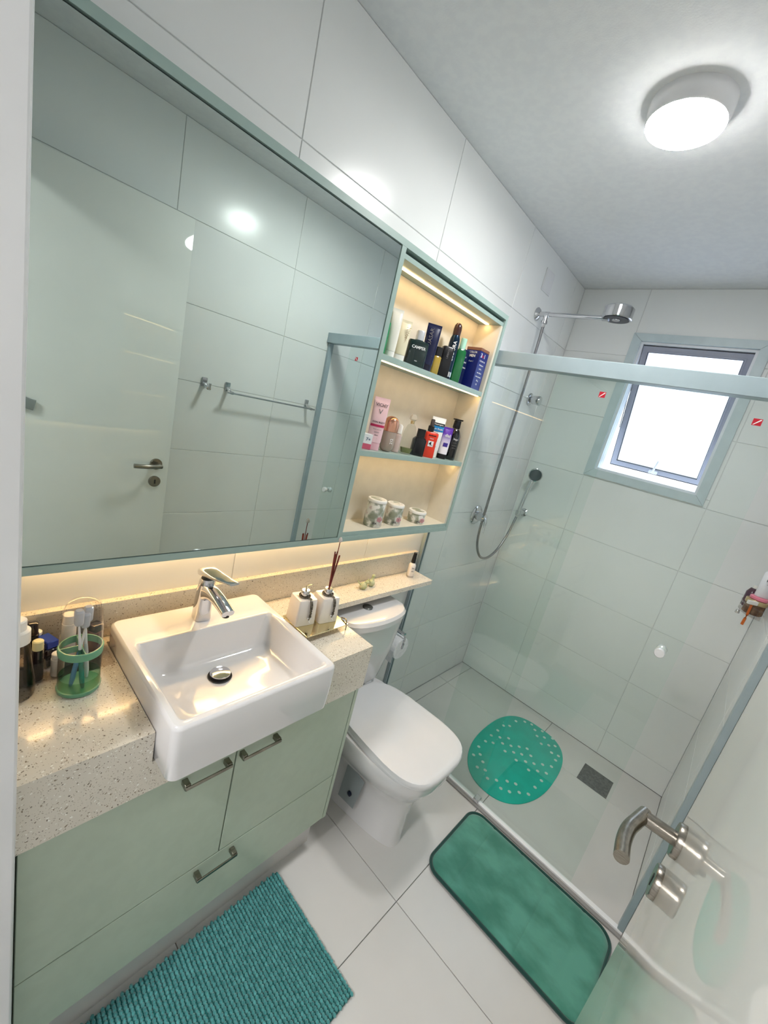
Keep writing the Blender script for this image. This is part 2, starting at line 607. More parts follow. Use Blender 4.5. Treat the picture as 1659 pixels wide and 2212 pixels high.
bm = B()
box(bm, -.022, -.024, -SL + .002, .022, -.016, -SL + .022, .002)
sweep(bm, [(.0, -.03, -SL + .01), (.004, -.034, -SL + .045), (.010, -.032, -SL + .085)], (.0055, .004), k=3, n=8, p=4)
bmesh.ops.transform(bm, matrix=SM, verts=bm.verts)
ob('window_handle', bm, ALUW, sash)
for sx_ in (SX0 - .63 - .005, SX1 - .63 + .005):
    bm = B()
    sweep(bm, [(sx_, .02, .0 - .05 + .3), (sx_, .02 + .14, -.05 - .12 + .08)], (.002, .006), n=6)
    ob('stay_arm', bm, STEEL, wn1)

# ------------------------------------------------------------------ ceiling lamp
lp = thing('ceiling_light', 'small round white surface lamp glowing on the bathroom ceiling', 'lamp', (0.632, 1.325, H))
ob('housing', lathe(B(), [(.098, 0), (.098, -.012), (.095, -.04), (.0915, -.046)], n=48), PLAST, lp)
ob('diffuser', lathe(B(), [(.091, -.0462), (.090, -.050), (.080, -.053), (.04, -.0545)], n=48), LAMPM, lp)

# ------------------------------------------------------------------ vanity unit
vn = thing('vanity_cabinet', 'sage green vanity cabinet with flat doors under the white basin', 'cabinet', (0.19, 0.51, 0))
XF = .37
bm = B()
box(bm, .03, .0905, .162, XF - .0222, .103, .726)
box(bm, .03, .103, .162, XF - .0222, .922, .18)
box(bm, .03, .103, .18, .045, .922, .726)
ob('carcass', bm, SAGE, vn, False, world=True)
ob('gap_shade_sheet', box(B(), XF - .0218, .0905, .1625, XF - .0206, .9225, .7255), DARK, vn, False, world=True)  # dark sheet behind the fronts, stands in for shade in the door gaps
ob('side_panel', box(B(), .03, .9235, .158, XF, .938, .7265, .0008), SAGE, vn, False, world=True)
ob('side_panel', box(B(), .03, .0815, .158, XF - .004, .0895, .7265, .0008), SAGE, vn, False, world=True)
ob('plinth', box(B(), .04, .10, .0, .325, .925, .158), FTILE, vn, False, world=True)
def door(y0, y1, z0, z1, nm, hy0, hy1, hz):
    d = ob(nm, box(B(), XF - .019, y0, z0, XF, y1, z1, .0008), SAGE, vn, False, world=True)
    bm = B()
    box(bm, XF + .0002, hy0, hz - .007, XF + .022, hy0 + .013, hz + .007, .001)
    box(bm, XF + .0002, hy1 - .013, hz - .007, XF + .022, hy1, hz + .007, .001)
    box(bm, XF + .0215, hy0, hz - .0045, XF + .0255, hy1, hz + .0045, .001)
    ob('handle', bm, NICKEL, d, True, world=True)
door(.0945, .5080, .3605, .7235, 'cabinet_door', .375, .488, .688)
door(.5120, .9205, .3605, .7235, 'cabinet_door', .517, .628, .688)
door(.0945, .9205, .162, .3570, 'drawer', .444, .556, .335)

# ------------------------------------------------------------------ quartz top, ledge and upstand
XV, YV, ZT, ZB = .384, .936, .88, .7275
ct = thing('countertop', 'speckled cream quartz worktop with thick front and narrow ledge over the toilet', 'countertop', (0.19, .51, ZB))
bm = B()
SY0, SY1 = .2985, .7095
box(bm, 0.0, Y0 + .009, ZB, XV, SY0, ZT)
box(bm, 0.0, SY1, ZB, XV, YV, ZT)
box(bm, 0.0, SY0, ZB, .044, SY1, ZT)
box(bm, .044, SY0, ZB, XV, SY1, .8045)
ob('slab', bm, QUARTZ, ct, False, world=True)
ob('ledge', box(B(), 0.0, YV + .0003, ZT - .022, .136, 1.598, ZT, .0008), QUARTZ, ct, False, world=True)
ob('upstand', box(B(), 0.0, Y0 + .009, ZT + .0002, .020, 1.598, .978, .0008), QUARTZ, ct, False, world=True)

# ------------------------------------------------------------------ basin
bs = thing('wash_basin', 'square white ceramic basin set into the quartz top, overhanging in front', 'basin', (.25, .504, .81))
def rr_ring(x0, y0, x1, y1, z, r, k=5):
    return [Vector((x, y, z)) for x, y in rrect(x0, y0, x1, y1, r, k)]
bm = B()
x0, x1, y0, y1 = .0455, .458, .3, .708
R_ = [
    rr_ring(x0 + .03, y0 + .03, x1 - .02, y1 - .03, .812, .02),
    rr_ring(x0 + .008, y0 + .006, x1 - .006, y1 - .006, .806, .022),
    rr_ring(x0 + .003, y0 + .002, x1 - .001, y1 - .002, .812, .02),
    rr_ring(x0, y0, x1, y1, .86, .018),
    rr_ring(x0, y0, x1, y1, .932, .018),
    rr_ring(x0 + .0015, y0 + .0015, x1 - .0015, y1 - .0015, .937, .018),
    rr_ring(x0 + .006, y0 + .006, x1 - .006, y1 - .006, .9405, .016),
    rr_ring(x0 + .012, y0 + .012, x1 - .012, y1 - .012, .9395, .014),
    rr_ring(.158, y0 + .018, x1 - .018, y1 - .018, .9385, .012),
    rr_ring(.163, y0 + .0205, x1 - .0215, y1 - .0205, .937, .014),
    rr_ring(.167, y0 + .024, x1 - .024, y1 - .024, .930, .018),
    rr_ring(.176, y0 + .030, x1 - .032, y1 - .030, .895, .03),
    rr_ring(.188, y0 + .039, x1 - .050, y1 - .039, .862, .04),
    rr_ring(.200, y0 + .052, x1 - .070, y1 - .052, .8505, .045),
    rr_ring(.215, y0 + .085, x1 - .095, y1 - .085, .8475, .05),
    rr_ring(.235, y0 + .17, x1 - .165, y1 - .17, .846, .02),
]
ob('basin_body', loft(bm, R_), CERAM, bs, True, world=True)
bm = B()
lathe(bm, [(.029, .0), (.030, .0015), (.028, .003), (.0265, .0015)], n=36)
bmesh.ops.translate(bm, verts=bm.verts, vec=(.254, .499, .8468))
dg = ob('drain_flange', bm, RUBBER, bs, True, world=True)
bm = B()
lathe(bm, [(.018, .0), (.018, .006), (.0255, .0085), (.0245, .0105), (.012, .0125), (.001, .013)], n=36)
bmesh.ops.translate(bm, verts=bm.verts, vec=(.254, .499, .848))
ob('drain_plug', bm, CHROME, dg, True, world=True)

# ------------------------------------------------------------------ faucet
fa = thing('faucet', 'chrome single lever mixer tap on the basin', 'faucet', (.112, .500, .9397))
bm = B()
secs(bm, [(0, .022, .022, 3), (.003, .0235, .0225, 3), (.03, .022, .021, 3), (.06, .0205, .0205, 3, .001), (.085, .020, .020, 2.6, .003),
          (.105, .0205, .0205, 2.2, .006), (.118, .020, .0205, 2, .008), (.123, .017, .018, 2, .009)], n=28)
ob('tap_body', bm, CHROME, fa)
bm = B()
sweep(bm, [(.0, 0, .078), (.03, 0, .092), (.065, 0, .095), (.105, 0, .089), (.132, 0, .083)],
      [(.018, .026), (.018, .020), (.0175, .014), (.017, .0105), (.0165, .009)], k=5, n=20, p=3.2)
sp_ = ob('spout', bm, CHROME, fa)
ob('aerator', lathe(B(), [(.009, .070), (.009, .077)], .122, 0, 16), RUBBER, sp_)
bm = B()
sweep(bm, [(-.020, .0, .130), (.010, .001, .141), (.05, .004, .147), (.09, .007, .153), (.124, .010, .159)],
      [(.017, .011), (.022, .013), (.0205, .008), (.017, .0045), (.0135, .003)], k=5, n=20, p=3.0)
ob('lever', bm, CHROME, fa)
ob('collar', lathe(B(), [(.017, .12), (.016, .133)], .009, 0, 24), DARK, fa)

# ------------------------------------------------------------------ mirror cabinet
MC = thing('mirror_cabinet', 'sage green wall cabinet with a large mirror and lit open shelves', 'cabinet', (0.064, .85, 1.13))
XC, Z1, Z2, YR = .128, 1.130, 2.067, 1.608
Ya = Y0 + .003
bm = B()
box(bm, .0, Ya, Z1, XC, YR, Z1 + .018)
box(bm, .0, Ya, Z2 - .018, XC, YR, Z2)
box(bm, .0, YR - .014, Z1 + .018, XC, YR, Z2 - .018)
box(bm, .0, Ya, Z1 + .018, XC, Ya + .012, Z2 - .018)
ob('frame', bm, SAGE2, MC, False, world=True)
ob('divider', box(B(), .0005, .929, Z1 + .0185, XC, .9475, Z2 - .0185), SAGE2, MC, False, world=True)
ob('mirror_panel', box(B(), XC - .008, Ya + .013, Z1 + .0205, XC - .0015, .9255, Z2 - .0225), MIRR, MC, False, world=True)
ob('backing_board', box(B(), .02, Ya + .0125, Z1 + .0185, XC - .0085, .9285, Z2 - .0185), DARK, MC, False, world=True)
NZ0, NZ1 = Z1 + .0185, Z2 - .0185
ob('niche_back', box(B(), .001, .948, NZ0 + .016, .012, 1.5935, NZ1 - .026), CREAM, MC, False, world=True)
ob('niche_side', box(B(), .0005, 1.580, NZ0 + .016, XC - .006, 1.5935, NZ1 - .026), CREAM, MC, False, world=True)
ob('niche_floor', box(B(), .0005, .948, NZ0, XC - .005, 1.5935, NZ0 + .0155), CREAM, MC, False, world=True)
ob('niche_edge', box(B(), XC - .0048, .948, NZ0, XC - .0035, 1.5935, NZ0 + .0155), SAGE2, MC, False, world=True)
bm = B()
box(bm, .0005, .948, NZ1 - .0255, XC - .006, 1.5935, NZ1 - .012)
nt_ = ob('niche_top', bm, SAGE2, MC, False, world=True)
ob('light_channel', box(B(), .054, .965, NZ1 - .0275, .068, 1.572, NZ1 - .0258), LEDM, nt_, False, world=True, label='glowing warm strip light')
sh1 = ob('shelf', box(B(), .0125, .948, 1.7365, XC - .004, 1.5795, 1.755, .0006), SAGE2, MC, False, world=True)
ob('light_channel', box(B(), .106, .965, 1.7342, .114, 1.572, 1.7362), LEDM, sh1, False, world=True, label='glowing warm strip light')
sh2 = ob('shelf', box(B(), .0125, .948, 1.4325, XC - .004, 1.5795, 1.451, .0006), SAGE2, MC, False, world=True)
ob('light_channel', box(B(), .080, .965, 1.4302, .088, 1.572, 1.4322), LEDM, sh2, False, world=True, label='glowing warm strip light')
ob('under_light', box(B(), .008, Ya + .03, Z1 - .003, .024, YR - .03, Z1 - .0003), LEDU, MC, False, world=True, label='glowing warm strip light')

# ------------------------------------------------------------------ shelf goods
K = mat('black_pack', (20, 20, 24), 0.2)
WCAP = mat('white_cap', (238, 236, 230), 0.35)
WTXT = mat('white_print', (240, 240, 240), 0.5)
GTXT = mat('grey_print', (120, 118, 118), 0.5)
DTXT = mat('dark_print', (60, 54, 60), 0.5)
GLAS2 = glass_mat('bottle_glass', (0.9, 0.91, 0.88), 0.9, 0.02, 1.5)

def item(name, label, cat, x, y, z, rz=62, group='toiletries on the lit shelves'):
    return thing(name, label, cat, (x, y, z), rz, group)

def tube(o, w_, h_, m, capm, cap_h=.022, dep=.017, lean=0.0, tip=.0016):
    """cosmetic tube standing on its cap, crimped at the top"""
    ob('cap', secs(B(), [(0, w_ * .40, dep * .9, 2.4), (.001, w_ * .42, dep * .95, 2.4), (cap_h, w_ * .42, dep * .95, 2.4)], n=24), capm, o)
    b = ob('tube_body', secs(B(), [(cap_h + .0004, w_ * .43, dep, 2.2), (cap_h + .006, w_ * .45, dep, 2.2), (h_ * .55, w_ * .475, dep * .72, 2.2),
                     (h_ * .92, w_ * .5, dep * .2, 2.6), (h_ * .935, w_ * .5, tip, 6), (h_, w_ * .5, tip, 6)], n=28), m, o)
    return b

Zs = 1.7552
# 1 green gel bottle
o = item('gel_bottle', 'clear bottle half full of green gel at the left end of top shelf', 'bottle', .062, .982, Zs)
ob('bottle_body', secs(B(), [(.102, .026, .018, 3), (.13, .026, .018, 3), (.15, .018, .014, 2.4), (.162, .010, .010, 2)], n=24), GLAS2, o)
ob('green_gel', secs(B(), [(0, .025, .017, 3), (.003, .026, .018, 3), (.1, .026, .018, 3)], n=24), mat('green_gel', (20, 140, 80), 0.25), o)
ob('cap', lathe(B(), [(.010, .1625), (.010, .195), (.009, .197)], n=18), WCAP, o)
# 2 pale tube
o = item('lotion_tube', 'tall plain whitish tube next to the green gel bottle', 'tube', .070, 1.032, Zs)
tube(o, .040, .152, mat('pale_tube', (232, 230, 220), 0.25), WCAP)
# 3 cream tube with plant print
o = item('cream_tube', 'cream tube with brown plant drawing on top shelf', 'tube', .072, 1.078, Zs)
b = tube(o, .046, .132, mat('ivory_tube', (226, 218, 188), 0.35), WCAP)
bm = B()
for k in range(6):
    sweep(bm, [(.002, -.0125, .060 + .008 * k), (.008 + .002 * k, -.0118, .071 + .008 * k), (.004, -.011, .080 + .006 * k)], (.0012, .0004), n=6)
ob('plant_print', bm, mat('brown_print', (150, 118, 60), 0.6), b)
# 4 black flask perfume
o = item('perfume_bottle', 'squat black perfume flask with silver-white cap and white name', 'bottle', .083, 1.150, Zs, 58)
mk = add_noise(mat('black_teal_glass', (12, 26, 30), 0.08, coat=.5), (14, 50, 46), 6)
b = ob('bottle_body', secs(B(), [(0, .036, .014, 4), (.003, .037, .015, 4), (.078, .037, .015, 4), (.086, .034, .013, 4), (.089, .012, .010, 3)], n=32), mk, o)
ob('cap', secs(B(), [(.0895, .014, .011, 3), (.118, .014, .011, 3), (.120, .013, .010, 3)], n=24), mat('silver_cap', (205, 208, 214), 0.25, metal=.4), o)
text('CAMPER', .0135, (0, -.0152, .064), b, WTXT, bold=.0002)
text('MEN', .005, (0, -.0152, .020), b, WTXT)
# 5 blue applicator behind
o = item('applicator_bottle', 'narrow pointed cobalt blue nozzle bottle behind the black flask', 'bottle', .034, 1.215, Zs)
ob('bottle_body', lathe(B(), [(.014, 0), (.014, .075), (.012, .085), (.004, .122), (.002, .124)], n=20), mat('cobalt', (30, 50, 160), 0.25), o)
# 6 navy tube
o = item('navy_tube', 'tall navy blue tube with vertical grey lettering', 'tube', .092, 1.205, Zs, 52)
b = tube(o, .052, .158, add_noise(mat('navy_tube', (16, 20, 52), 0.25), (22, 30, 72), 4), mat('navy_cap', (16, 18, 44), 0.3))
text('QUASAR', .019, (-.008, -.0115, .105), b, GTXT, spin=90)
text('GEL', .006, (.006, -.0135, .055), b, WTXT)
# 7 gold perfume
o = item('gold_perfume', 'small golden perfume bottle with a square black cap', 'bottle', .088, 1.262, Zs)
ob('bottle_body', secs(B(), [(0, .015, .012, 4), (.003, .016, .013, 4), (.062, .016, .013, 4), (.066, .011, .010, 4)], n=24),
   mat('gold_liquid', (168, 142, 52), 0.12, coat=.6), o)
ob('cap', secs(B(), [(.0665, .013, .012, 5), (.096, .013, .012, 5)], n=24), K, o)
# 8 black pack
o = item('black_bottle', 'matt black slab bottle standing before the blue spray can', 'bottle', .092, 1.312, Zs, 55)
b = ob('bottle_body', secs(B(), [(0, .021, .012, 5), (.002, .022, .013, 5), (.108, .022, .013, 5), (.111, .019, .011, 5)], n=28), K, o)
text('URBAN', .010, (0, -.0132, .085), b, GTXT, spin=90)
# 9 blue-black spray can
o = item('spray_bottle', 'tall dark blue spray bottle with brown domed cap', 'bottle', .078, 1.358, Zs, 50)
b = ob('bottle_body', lathe(B(), [(.019, 0), (.0195, .004), (.0195, .135), (.0185, .150), (.0145, .163)], n=28),
       add_noise(mat('petrol_metal', (26, 54, 78), 0.18, metal=.5), (16, 28, 44), 8, stretch=(1, 1, 1)), o)
ob('cap', lathe(B(), [(.0148, .1635), (.0155, .185), (.014, .198), (.009, .206), (.001, .209)], n=24), mat('brown_cap', (62, 40, 38), 0.2), o)
text('EUDORA', .0175, (-.001, -.0200, .105), b, WTXT, spin=90, bold=.0003)
ob('steel_band', lathe(B(), [(.0198, .012), (.0198, .03)], n=28), CHROME, b)
# 10 green bottle with clear cap
o = item('green_bottle', 'bright green slim bottle with clear pump cap on top shelf', 'bottle', .084, 1.408, Zs, 55)
ob('bottle_body', secs(B(), [(0, .019, .014, 4), (.003, .020, .015, 4), (.118, .020, .015, 4), (.126, .014, .012, 3)], n=24), mat('emerald_bottle', (8, 100, 50), 0.15, coat=.5), o)
ob('cap', lathe(B(), [(.0125, .1265), (.0125, .164), (.0118, .166)], n=20), mat('mint_cap', (178, 226, 202), 0.15, coat=.5), o)
# 11 royal blue carton
o = thing('hair_dye_box', 'royal blue carton with brown top and white 3x1 lettering', 'box', (.078, 1.531, Zs), 90, 'toiletries on the lit shelves')
bl = mat('royal_carton', (24, 38, 116), 0.3)
b = ob('carton', box(B(), -.030, -.034, 0, .036, .034, .148, .0008), bl, o, False)
ob('brown_top', box(B(), -.0303, -.0343, .1483, .0363, .0343, .160, .0008), mat('brown_carton', (136, 92, 74), 0.4), o, False)
text('3', .023, (-.017, -.0344, .132), b, WTXT, bold=.0004)
text('x', .019, (-.004, -.0344, .132), b, mat('red_print', (214, 40, 50), 0.5), bold=.0004)
text('1', .023, (.008, -.0344, .132), b, WTXT, bold=.0004)
for k in range(7):
    text(['COLOR 4.0', 'shampoo', 'brilho', 'uso diario', 'sem amonia', '45 g', 'CE'][k], .0085, (0, -.0344, .112 - .015 * k), b, WTXT)
# left face lettering (faces the doorway)
text('COLOR', .011, (-.0304, 0, .140), b, WTXT, yaw=-90)
text('MEN', .014, (-.0304, 0, .126), b, WTXT, yaw=-90, bold=.0004)
text('3 em 1', .008, (-.0304, 0, .105), b, WTXT, yaw=-90)
# 12 dark carton just left of it
o = thing('dark_carton', 'slim dark navy carton tucked between green bottle and blue carton', 'box', (.050, 1.470, Zs), 84, 'toiletries on the lit shelves')
b = ob('carton', box(B(), -.018, -.020, 0, .018, .020, .138, .0006), mat('ink_carton', (24, 36, 74), 0.3), o, False)
for k in range(3):
    text(['5.0', 'CREME', 'TINTURA'][k], .008, (0, -.0204, .110 - .02 * k), b, WTXT)

Zm = 1.4512
# middle shelf
o = item('small_jar_box', 'small white box with pink base, at left end of middle shelf', 'box', .070, 1.000, Zm, 66)
b = ob('carton', box(B(), -.028, -.018, .019, .028, .018, .052, .0006), mat('white_carton', (234, 236, 238), 0.4), o, False)
ob('pink_band', box(B(), -.0282, -.0182, .0, .0282, .0182, .0188, .0006), mat('rose_carton', (208, 92, 118), 0.4), o, False)
text('7+', .016, (.014, -.0184, .034), b, mat('blue_print', (70, 90, 130), 0.5))
o = item('pink_tube', 'tall pale pink cream tube with raspberry band', 'tube', .078, 1.046, Zm, 58)
PINK = mat('blush_tube', (232, 196, 202), 0.3)
b = tube(o, .056, .178, PINK, mat('blush_cap', (226, 180, 190), 0.25), cap_h=.026)
text('VICHY', .0150, (0, -.0068, .153), b, DTXT, bold=.0001)
text('V', .024, (0, -.0090, .131), b, GTXT)
text('IDEAL BODY', .0078, (0, -.0128, .096), b, DTXT, bold=.0001)
bm = B()
loft(bm, [[Vector((.0262 * math.cos(a), -.0144 * abs(math.sin(a)) ** .9 - .0004, z)) for a in [math.radians(200 + 14 * i) for i in range(11)]] for z in (.080, .088)], False, False, closed=False)
ob('raspberry_band', bm, mat('raspberry', (196, 40, 90), 0.4), b)
for k in range(4):
    text(['baume minceur', 'hydratant', '200 ml', 'peaux'][k], .0046, (0, -.0158, .072 - .010 * k), b, DTXT)
o = item('dome_perfume', 'capsule shaped perfume bottle with copper dome', 'bottle', .078, 1.118, Zm, 55)
b = ob('bottle_body', lathe(B(), [(.010, 0), (.019, .004), (.0245, .014), (.0265, .032), (.0265, .072)], n=32), mat('smoke_glass', (196, 178, 166), 0.08, trans=.35, coat=.4), o)
ob('cap', lathe(B(), [(.0270, .0724), (.0270, .098), (.0245, .112), (.018, .121), (.008, .1255), (.001, .1262)], n=32), mat('copper', (216, 160, 134), 0.14, metal=.85), o)
text('212', .013, (.008, -.0268, .040), b, WTXT, spin=90, bold=.0003)
o = item('mini_perfume', 'little rosy glass perfume with slanted white cap', 'bottle', .070, 1.176, Zm, 60)
ob('bottle_body', lathe(B(), [(.013, 0), (.0155, .003), (.016, .060), (.012, .067), (.008, .070)], n=24), mat('rose_glass', (222, 202, 196), 0.08, trans=.4), o)
ob('cap', secs(B(), [(.0704, .011, .011, 3), (.098, .0115, .0115, 3), (.104, .008, .0115, 3, -.003)], n=20), WCAP, o)
o = item('glass_perfume', 'tall clear glass perfume bottle with faceted stopper', 'bottle', .086, 1.222, Zm, 55)
b = ob('bottle_body', secs(B(), [(0, .018, .012, 3), (.004, .024, .015, 3), (.04, .027, .015, 3), (.08, .024, .014, 3), (.108, .016, .012, 3), (.114, .008, .008, 2)], n=28), GLAS2, o)
ob('perfume', secs(B(), [(.005, .018, .010, 3), (.024, .0235, .011, 3)], n=24), mat('olive_liquid', (110, 118, 70), 0.15), b)
ob('collar', lathe(B(), [(.0075, .1145), (.0075, .126)], n=16), mat('pale_gold', (214, 190, 140), 0.2, metal=.8), o)
ob('stopper', secs(B(), [(.1265, .010, .009, 2), (.131, .015, .012, 2), (.142, .014, .011, 2), (.149, .009, .008, 2), (.151, .001, .001, 2)], n=8), mat('crystal', (234, 228, 214), 0.05, trans=.6), o)
o = item('black_jar_bottle', 'short black bottle with narrow black cap beside the red spray', 'bottle', .086, 1.290, Zm, 55)
ob('bottle_body', secs(B(), [(0, .026, .016, 4), (.003, .027, .017, 4), (.062, .027, .017, 4), (.072, .018, .013, 3)], n=28), K, o)
ob('cap', secs(B(), [(.0724, .016, .012, 3), (.102, .016, .012, 3), (.103, .018, .013, 3)], n=20), RUBBER, o)
o = item('sunscreen_spray', 'bright red-orange spray bottle with black nozzle and number 4', 'bottle', .092, 1.350, Zm, 52)
RED = mat('coral_red', (226, 62, 40), 0.25)
b = ob('bottle_body', secs(B(), [(0, .026, .014, 4), (.003, .0275, .015, 4), (.03, .0265, .015, 4), (.06, .025, .014, 4), (.088, .0275, .015, 4), (.098, .0265, .013, 4), (.101, .012, .010, 3)], n=32), RED, o)
ob('nozzle_base', lathe(B(), [(.0125, .1015), (.0125, .122), (.010, .124)], -.008, 0, 20), K, o)
ob('nozzle', secs(B(), [(.1243, .008, .008, 3), (.146, .008, .008, 3), (.150, .005, .007, 3)], n=16, cx=-.008), mat('smoke_nozzle', (70, 62, 62), 0.2), o)
bm = B()
box(bm, -.010, -.0156, .044, .012, -.0151, .066)
ob('label_patch', bm, WTXT, b, False)
text('4.', .021, (.001, -.0159, .055), b, RUBBER, bold=.0005)
text('sundown', .0085, (.001, -.0153, .088), b, RUBBER, bold=.0003)
text('PRAIA', .006, (.001, -.0153, .075), b, WTXT)
o = item('sun_tube', 'white tube with black and sky blue bands', 'tube', .066, 1.412, Zm, 56)
b = tube(o, .060, .162, mat('white_tube', (236, 236, 234), 0.3), WCAP, cap_h=.026)
def band(z0, z1, rx, ry, m, par, nm):
    bm = B()
    loft(bm, [[Vector((rx * math.cos(a), -ry * abs(math.sin(a)) ** .9 - .0004, z)) for a in [math.radians(186 + 16.8 * i) for i in range(11)]] for z in (z0, z1)], False, False, closed=False)
    ob(nm, bm, m, par)
band(.128, .140, .0292, .0090, K, b, 'black_band')
band(.106, .1275, .0290, .0112, mat('sky_band', (30, 140, 206), 0.35), b, 'blue_band')
text('Neutrogena', .0085, (0, -.0098, .134), b, WTXT, bold=.0001)
text('sun fresh', .0115, (0, -.0122, .116), b, WTXT, bold=.0001)
text('70', .017, (-.004, -.0146, .094), b, mat('teal_print', (60, 90, 120), 0.5))
for k in range(4):
    text(['FPS', 'protetor', 'solar', 'toque seco'][k], .005, (0, -.0158, .078 - .011 * k), b, GTXT)
o = item('purple_tube', 'violet and white tube standing on a black cap', 'tube', .084, 1.466, Zm, 54)
PW = mat('violet_tube', (96, 50, 168), 0.3)
nt = PW.node_tree
tcn = nt.nodes.new('ShaderNodeTexCoord')
sxx = nt.nodes.new('ShaderNodeSeparateXYZ')
rmp = nt.nodes.new('ShaderNodeValToRGB')
nt.links.new(tcn.outputs['Object'], sxx.inputs[0])
nt.links.new(sxx.outputs['Z'], rmp.inputs[0])
rmp.color_ramp.elements[0].position = .055
rmp.color_ramp.elements[0].color = (*s2l((236, 232, 240)), 1)
rmp.color_ramp.elements[1].position = .105
rmp.color_ramp.elements[1].color = (*s2l((92, 44, 164)), 1)
nt.links.new(rmp.outputs[0], nt.nodes['Principled BSDF'].inputs['Base Color'])
b = tube(o, .046, .132, PW, K, cap_h=.020)
text('dial', .018, (.002, -.0098, .098), b, WTXT, bold=.0003)
bm = B()
box(bm, -.010, -.0152, .052, .010, -.0140, .068)
ob('label_patch', bm, mat('indigo_patch', (60, 40, 140), 0.4), b, False)
o = item('pump_bottle', 'glossy black round shouldered bottle with flip cap at right end of middle shelf', 'bottle', .075, 1.535, Zm, 56)
b = ob('bottle_body', lathe(B(), [(.026, 0), (.0285, .004), (.0285, .085), (.027, .105), (.020, .125), (.0145, .133)], n=32), mat('gloss_black', (14, 12, 16), 0.08, coat=.6), o)
ob('cap', secs(B(), [(.1335, .014, .014, 2), (.139, .0165, .0165, 2), (.155, .0155, .0155, 2), (.168, .015, .015, 2)], n=24), K, o)
ob('flip_lid', secs(B(), [(.1685, .019, .017, 4), (.1745, .020, .018, 4)], n=24), K, o)
text('Siage', .011, (0, -.0290, .090), b, WTXT)
for k in range(3):
    text(['NUTRI', 'shampoo', '250 ml'][k], .0055, (0, -.0290, .074 - .011 * k), b, GTXT)

# three lidded jars
jm = mat('jar_print', (228, 226, 218), 0.3)
nt = jm.node_tree
tcn = nt.nodes.new('ShaderNodeTexCoord')
v1 = nt.nodes.new('ShaderNodeTexNoise')
v1.inputs['Scale'].default_value = 26
v1.inputs['Detail'].default_value = 3
nt.links.new(tcn.outputs['Object'], v1.inputs['Vector'])
rm = nt.nodes.new('ShaderNodeValToRGB')
e = rm.color_ramp.elements
e[0].position, e[0].color = .40, (*s2l((146, 152, 132)), 1)
e[1].position, e[1].color = .52, (*s2l((230, 228, 220)), 1)
for pos, c in ((.46, (170, 174, 162)), (.60, (226, 224, 216)), (.66, (206, 190, 186)), (.74, (190, 170, 168))):
    q = e.new(pos)
    q.color = (*s2l(c), 1)
nt.links.new(v1.outputs['Fac'], rm.inputs[0])
nt.links.new(rm.outputs[0], nt.nodes['Principled BSDF'].inputs['Base Color'])
LIDM = mat('jar_lid', (240, 239, 234), 0.3)
for (lx, ly, r, h_, lab) in ((.080, 1.140, .0365, .106, 'tallest flower-printed white jar, left of the three on the bottom shelf'),
                             (.078, 1.258, .0355, .085, 'middle-height flower-printed white jar between its two neighbours'),
                             (.076, 1.418, .0385, .052, 'lowest flower-printed white jar, right end of bottom shelf')):
    o = thing('lidded_jar', lab, 'jar', (lx, ly, 1.1645), 60, 'flower printed jars on the bottom shelf')
    b = ob('jar_body', lathe(B(), [(r * .93, 0), (r * .97, .002), (r * .97, h_ - .014), (r * .93, h_ - .012)], n=36), jm, o)
    l_ = ob('lid', lathe(B(), [(r, h_ - .0115), (r * 1.01, h_ - .010), (r * 1.01, h_ - .002), (r * .97, h_), (r * .80, h_ + .0002), (r * .001, h_ - .0002)], n=36), LIDM, o)
    ob('lid_print', lathe(B(), [(r * .76, h_ + .0004), (r * .4, h_ + .0006), (r * .01, h_ + .0007)], n=28), jm, l_)
    bm = B()
    for k in range(5):
        a = 2 * PI * k / 5
        c0 = Vector((r * .35, -r * .97, h_ * .33))
        for q in range(1):
            c = c0 + Vector((.0062 * math.cos(a), -.0002, .0062 * math.sin(a)))
            v = [bm.verts.new(c + Vector((.0052 * math.cos(t_), -.0005 + .1 * .0052 * math.cos(t_) * 3, .0052 * math.sin(t_)))) for t_ in [2 * PI * i / 10 for i in range(10)]]
            bm.faces.new(v)
    ob('rose_print', bm, mat('rose_print', (208, 158, 160), 0.5), b)
    if h_ > .05:
        text('SPA', .012, (-.004, -r * .985, h_ * .16), b, DTXT)

# ------------------------------------------------------------------ items on the quartz top
# tooth brush cup
TC = thing('toothbrush_holder', 'green and clear covered toothbrush cup between organizer and basin', 'holder', (.182, .213, .8803))
def shell(prof, t=.0014, n=36):
    inner = [(max(r - t, .001), z) for r, z in prof]
    bm = B()
    pr = prof + list(reversed(inner))
    loft(bm, [se(0, 0, z, r, r, 2, n) for r, z in pr], False, False)
    return bm
bm = lathe(B(), [(.035, 0), (.0385, .002), (.0395, .006), (.0395, .010), (.036, .0105)], n=36)
GB = mat('mint_plastic', (120, 184, 150), 0.2, trans=0.25)
ob('cup_base', bm, GB, TC)
ob('cup_wall', shell([(.0388, .0108), (.0385, .05), (.038, .088)]), CLEAR, TC)
ob('lower_tint', shell([(.0374, .011), (.0372, .035)], .0006), GREENC, TC)
md = ob('middle_ring', shell([(.0392, .0885), (.0400, .0935), (.0400, .1035), (.0385, .105)], .0025), GB, TC)
bm = B()
box(bm, -.0360, -.0012, .090, .0360, .0012, .104)
box(bm, -.0012, -.0360, .090, .0012, -.0013, .104)
ob('slot_divider', bm, GB, md, False)
ob('dome_lid', loft(B(), [se(0, 0, z, r, r, 2, 36) for r, z in [(.0375, .1053), (.0365, .15), (.034, .185), (.031, .198), (.024, .206), (.012, .2085), (.001, .209),
      (.001, .2078), (.012, .2072), (.023, .2045), (.0296, .197), (.0326, .184), (.0352, .15), (.0361, .1056)]], False, False), CLEAR, TC)
